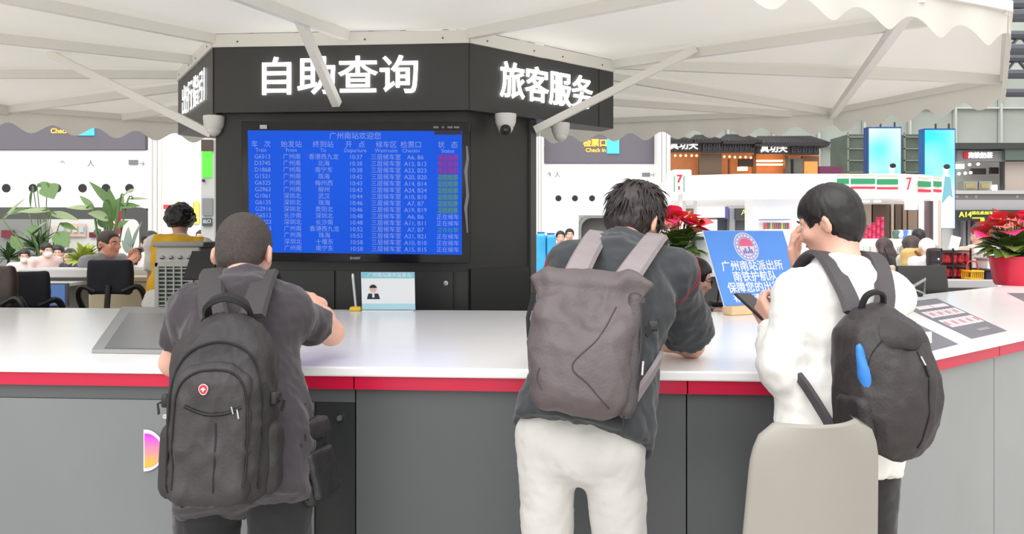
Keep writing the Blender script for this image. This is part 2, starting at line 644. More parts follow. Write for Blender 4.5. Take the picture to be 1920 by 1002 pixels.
# upper frieze strip and lower doors left of the access hatch
z_mid = CT - 0.117
seg_box(FL, FR, ts[0] + 0.0006, ts[1] - .0006, 0.03, 0.13, 0.12, CT - 0.0722, 'front_panel', panel_m)
seg_box(FL, FR, ts[1] + 0.0006, ts[2] - .0006, 0.028, 0.13, z_mid, CT - 0.0722, 'frieze_panel', panel_d)
seg_box(FL, FR, ts[1] + 0.0006, front_t(585) - .0006, 0.024, 0.13, 0.12, z_mid - 0.0015, 'front_panel', panel_m)
seg_box(FL, FR, ts[2] + 0.0006, ts[3] - .0006, 0.03, 0.13, 0.12, CT - 0.0722, 'front_panel', panel_d)
seg_box(FL, FR, ts[3] + 0.0006, ts[4], 0.03, 0.13, 0.12, CT - 0.0722, 'front_panel', panel_d)
hatch = seg_box(FL, FR, front_t(585) + .0004, ts[2] - .0006, 0.03, 0.12, 0.12, z_mid - 0.0015, 'access_hatch', mat('hatch_black', (44, 46, 47), 0.35))
c = at(632, 789, 2.5); c.y = FL.lerp(FR, front_t(632)).y + 0.024
MB().lathe([(0.0095, 0), (0.0095, 0.012), (0.007, 0.016)], c, 16, M=rot_to((0.07, -1, 0))).build('lock', STEEL, hatch, smooth=True)
c = at(303, 785, 2.55); c.y = FL.lerp(FR, front_t(303)).y + 0.021
MB().lathe([(0.008, 0), (0.008, 0.003), (0.004, 0.0032), (0.004, 0.0015)], c, 16, M=rot_to((0.07, -1, 0))).build('screw', mat('screw_zinc', (205, 205, 200), 0.35, 0.6), counter, smooth=True)
# magenta round mark on the left panel
mk = FL.lerp(FR, front_t(266))
fd = Vector(((FR - FL).normalized().x, (FR - FL).normalized().y, 0)); fn = Vector((fd.y, -fd.x, 0))
mo = Vector((mk.x, mk.y, at(266, 848, mk.y).z)) - fn * 0.0215
def half_disc(r, x0=0.0):
    return [(x0, -r)] + [(x0 + r * math.cos(a), r * math.sin(a)) for a in np.linspace(-1.35, 1.35, 22)] + [(x0, r * 0.98)]
MB().extr(half_disc(0.068, -0.004), mo, fd, (0, 0, 1), fn * 0.004).build('round_mark', mat('mark_rim', (226, 226, 250), 0.3), counter)
gm = mat('mark_magenta', (226, 40, 205), 0.35)
nt = gm.node_tree
tcn = nt.nodes.new('ShaderNodeTexCoord'); sp = nt.nodes.new('ShaderNodeSeparateXYZ'); cr = nt.nodes.new('ShaderNodeValToRGB'); mr = nt.nodes.new('ShaderNodeMapRange')
nt.links.new(tcn.outputs['Object'], sp.inputs[0]); nt.links.new(sp.outputs['Z'], mr.inputs['Value'])
mr.inputs['From Min'].default_value = mo.z - 0.04; mr.inputs['From Max'].default_value = mo.z + 0.055
cr.color_ramp.elements[0].color = lin((246, 180, 70)) + (1,); cr.color_ramp.elements[1].color = lin((214, 40, 226)) + (1,)
nt.links.new(mr.outputs[0], cr.inputs[0]); nt.links.new(cr.outputs[0], nt.nodes['Principled BSDF'].inputs['Base Color'])
MB().extr(half_disc(0.056), mo + fn * 0.0042, fd, (0, 0, 1), fn * 0.002).build('mark_face', gm, counter)
# right wing and left wing
panel_r = mat('glossy_grey_panel', (140, 143, 144), 0.16, var=0.08, vscale=1.4)
n_r = 4
for i in range(n_r):
    seg_box(FR, R2, i / n_r + .0006, (i + 1) / n_r - .0006, 0.010, 0.15, CT - 0.072, CT - 0.0312, 'red_band', red_m)
    seg_box(FR, R2, i / n_r + .0006, (i + 1) / n_r - .0006, 0.03, 0.12, 0.12, CT - 0.0722, 'front_panel', panel_r)
for i in range(2):
    seg_box(L2, FL, i / 2 + .0006, (i + 1) / 2 - .0006, 0.010, 0.15, CT - 0.072, CT - 0.0312, 'red_band', red_m)
    seg_box(L2, FL, i / 2 + .0006, (i + 1) / 2 - .0006, 0.03, 0.12, 0.12, CT - 0.0722, 'front_panel', panel_m)

# touch screen let into the top
ts_t = thing('touch_screen_table', 'grey framed touch screen lying on the white counter', 'screen', (-1.5, 3.3, CT))
def on_top(px, py, z=CT):
    Y = (CAM_Z - z) * F_PX / (py - HORIZON)
    return Vector(((px - 960) * Y / F_PX, Y, z))
fo = [on_top(172, 663), on_top(470, 667), on_top(470, 583), on_top(229, 580)]
MB().add([p + Vector((0, 0, 0.001)) for p in fo] + [p + Vector((0, 0, 0.014)) for p in fo],
         [(3, 2, 1, 0), (4, 5, 6, 7), (0, 1, 5, 4), (1, 2, 6, 5), (2, 3, 7, 6), (3, 0, 4, 7)]).build('frame', mat('screen_frame_grey', (150, 151, 150), 0.4), ts_t)
fi = [on_top(196, 654, CT + .014), on_top(460, 658, CT + .014), on_top(460, 590, CT + .014), on_top(241, 588, CT + .014)]
MB().add([p + Vector((0, 0, 0.0005)) for p in fi] + [p + Vector((0, 0, 0.003)) for p in fi],
         [(3, 2, 1, 0), (4, 5, 6, 7), (0, 1, 5, 4), (1, 2, 6, 5), (2, 3, 7, 6), (3, 0, 4, 7)]).build('display', mat('dull_display', (104, 106, 108), 0.3, var=0.06, vscale=4), ts_t)

# printed posters on the right wing
def poster(pxs, label, build):
    P = [on_top(*p) for p in pxs]
    t = thing('counter_poster', label, 'poster', P[0], group='posters stuck on the counter top')
    z = Vector((0, 0, 0.0012))
    MB().add([p + z * .2 for p in P] + [p + z for p in P],
             [(3, 2, 1, 0), (4, 5, 6, 7), (0, 1, 5, 4), (1, 2, 6, 5), (2, 3, 7, 6), (3, 0, 4, 7)]).build('sheet', mat('poster_grey', (112, 110, 118), 0.45, var=0.10, vscale=3), t)
    def bl(u, v): return (P[0] * (1 - u) + P[1] * u) * (1 - v) + (P[3] * (1 - u) + P[2] * u) * v
    build(t, bl)
    return t
pw = mat('print_white', (236, 226, 230), 0.5)
pr = mat('print_pink', (226, 120, 150), 0.5)
def rect(t, bl, u0, u1, v0, v1, m, name='printed_block', z=0.0016):
    q = [bl(u0, v0), bl(u1, v0), bl(u1, v1), bl(u0, v1)]
    zz = Vector((0, 0, z))
    MB().add([p + zz for p in q] + [p + zz + Vector((0, 0, .0006)) for p in q], [(3, 2, 1, 0), (4, 5, 6, 7), (0, 1, 5, 4), (1, 2, 6, 5), (2, 3, 7, 6), (3, 0, 4, 7)]).build(name, m, t)
def p_main(t, bl):        # u across (left to right), v from the near end away
    rect(t, bl, .16, .52, .70, .80, pw); rect(t, bl, .54, .92, .70, .80, pw)
    for r_, v0 in enumerate((.46, .22)):
        for k in range(9):
            u0 = .08 + k * .098
            rect(t, bl, u0, u0 + .085, v0, v0 + .17, pw, 'ticket_block')
            rect(t, bl, u0 + .02, u0 + .065, v0 + .04, v0 + .12, pr if (k + r_) % 2 else pw, 'ticket_text', .0024)
    rect(t, bl, .45, .75, .08, .12, mat('print_grey', (150, 148, 154), .5))
poster([(1822, 636), (1888, 621), (1756, 560), (1680, 569)], 'dark grey poster with two rows of pink and white ticket blocks', p_main)
def p_arrow(t, bl):
    rect(t, bl, .2, .6, .80, .86, pw); rect(t, bl, .15, .75, .52, .58, pw)
    zz = Vector((0, 0, .0018))
    tri = [bl(.05, .38), bl(.95, .30), bl(.40, .10)]
    MB().add([p + zz for p in tri] + [p + zz * 1.4 for p in tri], [(0, 1, 2), (3, 4, 5), (0, 1, 4, 3), (1, 2, 5, 4), (2, 0, 3, 5)]).build('arrow_print', pw, t)
    tri = [bl(.28, .32), bl(.62, .29), bl(.42, .20)]
    MB().add([p + zz * 1.6 for p in tri] + [p + zz * 2 for p in tri], [(0, 1, 2), (3, 4, 5), (0, 1, 4, 3), (1, 2, 5, 4), (2, 0, 3, 5)]).build('arrow_core', mat('print_red', (190, 60, 80), .5), t)
poster([(1742, 660), (1797, 646), (1672, 584), (1610, 592)], 'grey poster with a white arrow mark beside the black backpack', p_arrow)
def p_dark(t, bl):
    rect(t, bl, .2, .8, .5, .6, pw)
P4 = [(1965, 588), (2060, 577), (1985, 550), (1888, 550)]
poster(P4, 'dark poster at the end of the counter near the red flower pot', p_dark)

# ------------------------------------------------------------------ black column with sign box
col_m = mat('column_black', (50, 51, 49), 0.42, var=0.03, vscale=3)
sign_m = mat('sign_black', (60, 60, 59), 0.45, var=0.03, vscale=3)
column = thing('wall_column', 'black cabinet column standing inside the ring counter', None, (-0.8, 5.5, 0), kind='structure')
colp = [(-1.755, 4.74), (-0.262, 4.64), (0.144, 5.03), (0.16, 6.85), (-1.80, 6.85)]
MB().prism(colp, 0, 2.60).build('column_body', col_m, column)
# light edge strip at the right side of the column
MB().bar((0.128, 5.005, 0.0), (0.128, 5.005, 2.2), 0.05, 0.02, up=(-0.7, 0.7, 0)).build('edge_strip', mat('edge_grey', (92, 92, 90), .5), column)
cf = Vector((-0.262 + 1.755, 4.64 - 4.74, 0)).normalized()
cn = Vector((cf.y, -cf.x, 0))
def on_col(px, z, out=0.0):
    k = (px - 960) / F_PX
    a = Vector((-1.755, 4.74, 0)); d = cf
    t = (k * a.y - a.x) / (d.x - k * d.y)
    p = a + d * t + cn * out
    return Vector((p.x, p.y, z))
def zrow(py, Y): return CAM_Z + (HORIZON - py) * Y / F_PX
door_m = mat('cabinet_door_black', (42, 43, 42), 0.4)
for i, (x0, x1) in enumerate(((410, 628), (632, 850), (856, 878))):
    a = on_col(x0, 0); b = on_col(x1, 0)
    dr = MB().extr([(0, 0.25), ((b - a).length, 0.25), ((b - a).length, zrow(508, 4.68)), (0, zrow(508, 4.68))], a, cf, (0, 0, 1), cn * 0.016).build('cabinet_door', door_m, column)
    if i == 1:
        MB().lathe([(0.014, 0), (0.014, 0.01), (0.007, 0.011), (0.007, 0.006)], on_col(837, zrow(531, 4.65), 0.016), 16, M=rot_to(cn)).build('lock', STEEL, dr, smooth=True)
rf = Vector((0.144 + 0.262, 5.03 - 4.64, 0)).normalized(); rn = Vector((rf.y, -rf.x, 0))
MB().extr([(0.02, .25), (.50, .25), (.50, zrow(502, 4.8)), (.02, zrow(502, 4.8))], (-0.262, 4.64, 0), rf, (0, 0, 1), rn * 0.014).build('cabinet_door', door_m, column)

signbox = thing('sign_box', 'black overhead sign box with glowing white characters round the column', 'sign', (-0.8, 5.0, 2.2))
S_L, S_C1, S_C2, S_R = Vector((-2.40, 5.75, 0)), Vector((-1.747, 4.68, 0)), Vector((-0.244, 4.57, 0)), Vector((0.684, 5.40, 0))
zb, zt = 2.197, 2.578
sp_ = [S_L, S_C1, S_C2, S_R] + [Vector((x, y, 0)) for x, y in ((.62, 5.56), (.17, 5.30), (.17, 6.9), (-2.1, 6.9), (-2.06, 6.1), (-2.28, 5.92))]
MB().prism([(p.x, p.y) for p in sp_], zb, zt).build('sign_casing', sign_m, signbox)
def face_text(a, b, s_, t, body, size, fit, up=0.0, ex=.004, bv=.0022):
    u = (b - a).normalized(); n = Vector((u.y, -u.x, 0))
    o_ = a.lerp(b, t) + Vector((0, 0, zb + (zt - zb) * s_)) + n * 0.008
    return text(body, LIT, signbox, o_, u, (0, 0, 1), size, ex, bv, fit=fit, spacing=1.0)
face_text(S_C1, S_C2, .50, .492, '自助查询', .232, .915)
face_text(S_C2, S_R, .50, .505, '旅客服务', .228, .80)
face_text(S_L, S_C1, .50, .50, '出行指引', .215, .80, ex=.0008, bv=0)
# seams of the sign box
seam = mat('seam_black', (34, 34, 34), .6)
for a, b, t in ((S_C1, S_C2, 0.0), (S_C1, S_C2, 1.0), (S_C2, S_R, 0.885)):
    p = a.lerp(b, t)
    MB().box((p.x, p.y - 0.001, (zb + zt) / 2), (0.006, 0.006, zt - zb)).build('seam_strip', seam, signbox)

# ------------------------------------------------------------------ departures screen
tv = thing('departures_screen', 'wide wall screen listing train departures in white on blue', 'screen', (-1.0, 4.5, 1.7))
tv_c = at(665, 361, 4.47)
tvR = Matrix.Rotation(math.radians(-3.2), 3, 'Z') @ Matrix.Rotation(math.radians(4.0), 3, 'X') @ Matrix.Rotation(math.radians(0.6), 3, 'Y')
tvu, tvn, tvv = tvR @ Vector((1, 0, 0)), tvR @ Vector((0, -1, 0)), tvR @ Vector((0, 0, 1))
SW, SH = 1.205, 0.685
MB().rbox(tv_c - tvn * 0.035, (SW + 0.085, 0.07, SH + 0.10), 0.008, tvR).build('casing', mat('tv_black', (16, 16, 18), 0.25), tv, smooth=True)
scr_m = mat('screen_blue', (14, 76, 200), 0.4, emit=0.34, var=0.10, vscale=1.6, spec=.15)
MB().box(tv_c + tvn * 0.002, (SW, 0.004, SH), tvR).build('display', scr_m, tv)
MB().box(tv_c - tvn * 0.10, (0.5, 0.1, 0.4), tvR).build('wall_mount', BLACK, tv)
tx_m = mat('screen_text', (112, 138, 206), 0.5, emit=0.3)
tx_g = mat('screen_green', (64, 136, 110), 0.5, emit=0.25)
tx_r = mat('screen_magenta', (84, 40, 160), 0.5, emit=0.25)
tx_gb = mat('screen_green_block', (40, 92, 150), 0.5, emit=0.25)
tx_rb = mat('screen_red_text', (126, 44, 140), 0.5, emit=0.25)
def scr(u, v, d=0.0045):     # u, v in 0..1 from the lower left
    return tv_c + tvu * (u - .5) * SW + tvv * (v - .5) * SH + tvn * d
def stext(body, u, v, size, m=tx_m, **k):
    return text(body, m, tv, scr(u, v), tvu, tvv, size, 0.0003, name='screen_lettering', **k)
stext('广州南站欢迎您', .505, .955, .042)
cols = [(.062, '车   次', 'Train'), (.205, '始发站', 'From'), (.355, '终到站', 'To'), (.505, '开   点', 'Departure'), (.65, '候车区', 'Waitroom'), (.765, '检票口', 'Checkin'), (.935, '状   态', 'Status')]
for u, a, b in cols:
    stext(a, u, .886, .040); stext(b, u, .840, .030)
rows = [('G6513', '广州南', '香港西九龙', '10:37', 'A6, B6'), ('D3745', '广州南', '北海', '10:38', 'A13, B13'), ('D1868', '广州南', '南宁东', '10:38', 'A23, B23'),
        ('G1521', '广州南', '珠海', '10:42', 'A20, B20'), ('G6325', '广州南', '梅州西', '10:43', 'A14, B14'), ('G2963', '广州南', '柳州', '10:43', 'A24, B24'),
        ('G1061', '深圳北', '武汉', '10:44', 'A10, B10'), ('G6135', '深圳北', '珠海', '10:46', 'A7, B7'), ('G2916', '深圳北', '贵阳北', '10:46', 'A19, B19'),
        ('G6512', '长沙南', '深圳北', '10:48', 'A6, B6'), ('G6023', '深圳北', '长沙南', '10:48', 'A11, B11'), ('G6503', '广州南', '香港西九龙', '10:52', 'A7, B7'),
        ('C7651', '广州南', '珠海', '10:53', 'A21, B21'), ('G1164', '深圳北', '十堰东', '10:58', 'A10, B10'), ('D1806', '广州南', '南宁东', '10:58', 'A15, B15')]
for i, (a, b, c_, d, e) in enumerate(rows):
    v = .786 - i * .0535
    for u, s_ in ((.068, a), (.207, b), (.357, c_), (.507, d), (.648, '三层候车室'), (.785, e)):
        stext(s_, u, v, .034)
    if i < 3:
        MB().box(scr(.935, v, .0035), (.105, .002, .035), tvR).build('status_block', tx_r, tv)
        stext('停止检票', .935, v, .030, tx_rb)
    elif i < 9 or i == 11:
        stext('正在检票', .935, v, .030, tx_g)
        if i < 9: MB().box(scr(.935, v, .0035), (.105, .002, .034), tvR).build('status_block', tx_gb, tv)
    else:
        stext('正在候车', .935, v, .032)
MB().box(scr(.935, .987, .004), (.15, .002, .022), tvR).build('clock_strip', mat('strip_navy', (14, 20, 60), .4), tv)
text('SHARP', mat('tv_logo', (190, 190, 192), .4), tv, scr(.5, -.04, -.001) + tvn * 0.002, tvu, tvv, .02, .0006)
MB().box(scr(.075, 1.028, .004), (.04, .006, .022), tvR).build('paper_tab', mat('tab_grey', (190, 190, 190), .6), tv)
# plastic film crumpled along the right bezel, small stickers on top
MB().ribbon([scr(1.022, .88 - .1 * i, .004) + tvu * .006 * math.sin(i * 2.1) for i in range(8)], [.010, .016, .02, .014, .018, .02, .012, .008], .004, tvn).build('bezel_film', mat('film', (120, 122, 124), .2), tv, smooth=True)
for k, (u, wd) in enumerate(((.88, .03), (.912, .012), (.945, .03), (.975, .03))):
    MB().box(scr(u, 1.03, .003), (wd, .003, .011), tvR).build('bezel_sticker', mat('sticker_grey', (120, 120, 122), .5), tv)

# ------------------------------------------------------------------ awning
awn = thing('awning', 'white fabric awning with a scalloped border spread from the sign box', 'awning', (-0.8, 5.3, 2.5))
fab = mat('awning_fabric', (224, 221, 214), 0.75, transl=0.22, var=0.015, vscale=2)
rib_m = mat('awning_frame', (232, 230, 224), 0.5)
RIM_Z, IN_Z, DROP = 2.50, 2.66, 0.205
A_, B_, C_, D_ = (2.16, 3.48), (3.13, 5.1), (2.6, 6.5), (0.25, 7.25)
rim = [A_, B_, C_, D_, (-1.2, 7.7), (-2.45, 7.38), (-4.0, 6.35), (-4.7, 4.9), (-4.0, 3.1), (-2.9, 2.35), (-1.6, 2.20), (0.2, 2.52), (1.06, 2.94)]
inn = [(0.684, 5.40), (0.684, 5.40), (0.62, 5.75), (0.18, 6.8), (-1.0, 6.9), (-2.12, 6.85), (-2.28, 6.1), (-2.40, 5.75), (-2.1, 5.25), (-1.747, 4.68), (-0.95, 4.62), (-0.5, 4.59), (-0.244, 4.57)]
NR = len(rim)
for i in range(NR):
    j = (i + 1) % NR
    a, b = Vector((*rim[i], RIM_Z)), Vector((*rim[j], RIM_Z))
    c_, d = Vector((*inn[j], IN_Z)), Vector((*inn[i], IN_Z))
    NU, NV = 10, 8
    vs = []; fs = []
    for iv in range(NV + 1):
        for iu in range(NU + 1):
            u, v = iu / NU, iv / NV
            p = (a * (1 - u) + b * u) * (1 - v) + (d * (1 - u) + c_ * u) * v
            p.z += -0.035 * math.sin(math.pi * u) * math.sin(math.pi * v) + 0.03 * math.sin(math.pi * v)
            vs.append(p)
    for iv in range(NV):
        for iu in range(NU):
            q = iv * (NU + 1) + iu
            fs.append((q, q + 1, q + NU + 2, q + NU + 1))
    MB().add(vs, fs).build('fabric_panel', fab, awn, smooth=True)
    # scalloped border
    L = (b - a).length
    ns = max(2, round(L / 0.29)); K = 12
    vs = []; fs = []
    nrm = Vector(((b - a).y, -(b - a).x, 0)).normalized()
    for k in range(ns * K + 1):
        t = k / (ns * K)
        p = a.lerp(b, t)
        dz = DROP - 0.036 + 0.036 * math.cos(2 * math.pi * (t * ns + 0.5))
        wv = nrm * 0.012 * math.sin(t * ns * math.pi * 2 + i)
        vs += [p, p + wv * .5 + Vector((0, 0, -dz * .5)), p + wv + Vector((0, 0, -dz))]
    for k in range(ns * K):
        q = k * 3
        fs += [(q, q + 1, q + 4, q + 3), (q + 1, q + 2, q + 5, q + 4)]
    MB().add(vs, fs).build('scalloped_border', fab, awn, smooth=True)
    # rim tube
    MB().bar(a + Vector((0, 0, -.02)), b + Vector((0, 0, -.02)), 0.035, 0.045).build('rim_bar', rib_m, awn)
def rib(a, b, w=.04, h=.055, name='rib'):
    return MB().bar(a, b, w, h).build(name, rib_m, awn)
dz = Vector((0, 0, -0.045))
V3 = lambda p, z: Vector((p[0], p[1], z))
for i in (0, 1, 2, 3, 6, 7, 8, 9, 10, 12):
    rib(V3(inn[i], IN_Z - .03), V3(rim[i], RIM_Z - .03))
rib(V3(C_, RIM_Z - .06), V3((1.64, 3.22), RIM_Z - .05), .045, .05, 'purlin')
rib(V3((-4.0, 6.35), RIM_Z - .05), V3((-4.35, 4.2), RIM_Z - .05), .045, .05, 'purlin')
rib(V3((2.3, 6.6), RIM_Z - .03), V3((0.2, 6.3), IN_Z - .10), .045, .05, 'purlin')
rib(V3((-3.3, 6.8), RIM_Z - .03), V3((-2.2, 6.4), IN_Z - .10), .045, .05, 'purlin')
# diagonal braces down to the column
rib(at(562, 38, 4.16), at(632, 196, 4.55), .045, .045, 'brace')
rib(at(1305, 92, 4.81), at(1003, 244, 4.98), .045, .045, 'brace')
rib(at(92, 100, 4.93), at(398, 252, 4.72), .045, .045, 'brace')
# white fixing board over the sign box with screws
scw = mat('screw_dark', (60, 60, 60), .5)
for a, b in ((S_L, S_C1), (S_C1, S_C2), (S_C2, S_R)):
    u = (b - a).normalized(); n = Vector((u.y, -u.x, 0))
    MB().extr([(0, zt + .001), ((b - a).length, zt + .001), ((b - a).length, zt + 0.075), (0, zt + 0.075)], a, u, (0, 0, 1), n * 0.012).build('fixing_board', rib_m, awn)
    for t in (.1, .4, .6, .9):
        p = a.lerp(b, t) + n * .012; p.z = zt + .03
        MB().lathe([(.005, 0), (.005, .003)], p, 8, M=rot_to(n)).build('screw', scw, awn)

# ------------------------------------------------------------------ dome cameras
def dome(c, r, label, look):
    t = thing('security_camera', label, 'camera', c, group='dome cameras under the sign box')
    wp = mat('camera_white', (226, 224, 220), .35)
    MB().lathe([(r, 0), (r * 1.02, -.012), (r * .96, -.05), (r * .80, -.075)], c, 24).build('housing', wp, t, smooth=True)
    MB().ball(Vector(c) + Vector((0, 0, -.075)), r * .74, 20).build('eyeball', wp, t, smooth=True)
    if look:
        lk = Vector(look).normalized()
        p = Vector(c) + Vector((0, 0, -.075)) + lk * r * .5
        lb = MB().lathe([(r * .50, 0), (r * .52, r * .34), (r * .30, r * .36), (r * .28, r * .30)], p, 20, M=rot_to(lk)).build('lens_hood', BLACK, t, smooth=True)
        MB().lathe([(r * .26, r * .29), (r * .15, r * .33), (0.001, r * .34)], p, 16, M=rot_to(lk)).build('lens', mat('lens_glass', (30, 32, 40), .05, coat=1), lb, smooth=True)
    return t
dome(at(948, 214, 4.68), .062, 'white dome camera with a black lens under the sign box', (0.0, -1, -.55))
dome(at(401, 218, 4.72), .06, 'plain white dome camera at the left corner of the sign box', None)
dome(at(1051, 231, 5.06), .058, 'white dome camera partly behind the slanted brace', None)
# ------------------------------------------------------------------ people
def skin_mat(key, rgb):
    m = mat(key, rgb, 0.5, var=0.05, vscale=30, bump=0.08, bscale=400)
    b = m.node_tree.nodes['Principled BSDF']
    b.inputs['Subsurface Weight'].default_value = 0.08
    b.inputs['Subsurface Radius'].default_value = (0.02, 0.008, 0.004)
    return m
SKIN = skin_mat('skin_warm', (226, 176, 156))
SKIN_D = skin_mat('skin_tan', (214, 152, 126))
HAIR = mat('hair_black', (26, 23, 23), 0.42, var=0.25, vscale=60)
HAIR_G = mat('hair_greying', (70, 62, 60), 0.6, var=0.30, vscale=160, bump=0.6, bscale=700)
EYE_W = mat('eye_white', (228, 224, 220), .3)
EYE_D = mat('eye_dark', (30, 22, 20), .2)
LIPS = mat('lips', (186, 110, 104), .5)

def cloth(key, rgb, var=0.06, rough=0.85, bump=0.25):
    return mat(key, rgb, rough, var=var, vscale=9, bump=bump, bscale=55, sheen=0.2)

def A(v): return np.array(v, float)
def unit(v):
    v = A(v); return v / max(np.linalg.norm(v), 1e-9)

def ik(a, b, l1, l2, pole):
    """joint between a and b for two bones"""
    a, b = A(a), A(b)
    d = b - a; L = np.linalg.norm(d)
    if L > (l1 + l2) * .999:
        return a + d * (l1 / (l1 + l2))
    t = (l1 * l1 - l2 * l2 + L * L) / (2 * L)
    hh = math.sqrt(max(l1 * l1 - t * t, 0))
    u = d / L
    p = A(pole) - u * (A(pole) @ u)
    return a + u * t + unit(p) * hh

def hand_mesh(wr, d, n, right, curl=0.5, s=1.0, spread=0.0, vox=0.0032, thumb=0.5):
    wr, d = A(wr), unit(d)
    n = unit(A(n) - d * (A(n) @ d))
    t = np.cross(d, n) * (1 if right else -1)
    R = np.stack([t, d, n], 1)
    sd_ = SDF(vox)
    sd_.cone(wr - d * .05 * s, wr + d * .01 * s, .026 * s, .024 * s, .01, flat=(n, .8))
    sd_.box(wr + d * .052 * s, A((.039, .046, .0135)) * s, .0125 * s, R, .014)
    sd_.ell(wr + d * .035 * s + t * .024 * s + n * .008 * s, A((.018, .03, .016)) * s, R, .012)
    for i, (off_, ln) in enumerate(((.029, .072), (.0098, .080), (-.0095, .075), (-.028, .058))):
        p = wr + d * (.094 - .004 * abs(i - 1)) * s + t * off_ * s
        a = 0.12 * curl
        sp_d = t * off_ * spread * 8
        pts = [p]; r = [.0092 * s]
        for k, fr in enumerate((.45, .31, .24)):
            a += curl * (.75, 1.0, .7)[k]
            dr = unit(d * math.cos(a) + n * math.sin(a) + sp_d)
            p = p + dr * ln * fr * s
            pts.append(p); r.append((.0086, .0078, .0068)[k] * s)
        sd_.chain(pts, r, .004)
    p = wr + d * .022 * s + t * .034 * s
    dr = unit(d * .75 + t * .62 + n * .25 * thumb)
    p1 = p + dr * .036 * s
    dr = unit(d * .9 + t * .25 + n * .7 * thumb); p2 = p1 + dr * .03 * s
    dr = unit(d * .95 + n * .8 * thumb); p3 = p2 + dr * .024 * s
    sd_.chain([p, p1, p2, p3], [.013 * s, .0105 * s, .0095 * s, .0075 * s], .006)
    return sd_.mesh()

def head_frame(yaw, pitch, roll):
    """yaw: direction faced in the plan (deg, 90 = away from the camera), pitch down, roll to its right"""
    y = math.radians(yaw); p = math.radians(pitch); r = math.radians(roll)
    f = Vector((math.cos(y) * math.cos(p), math.sin(y) * math.cos(p), -math.sin(p)))
    rt = Vector((math.sin(y), -math.cos(y), 0))
    u = rt.cross(f)
    rt2 = rt * math.cos(r) - u * math.sin(r)
    u2 = rt2.cross(f)
    return A(rt2), A(f), A(u2)

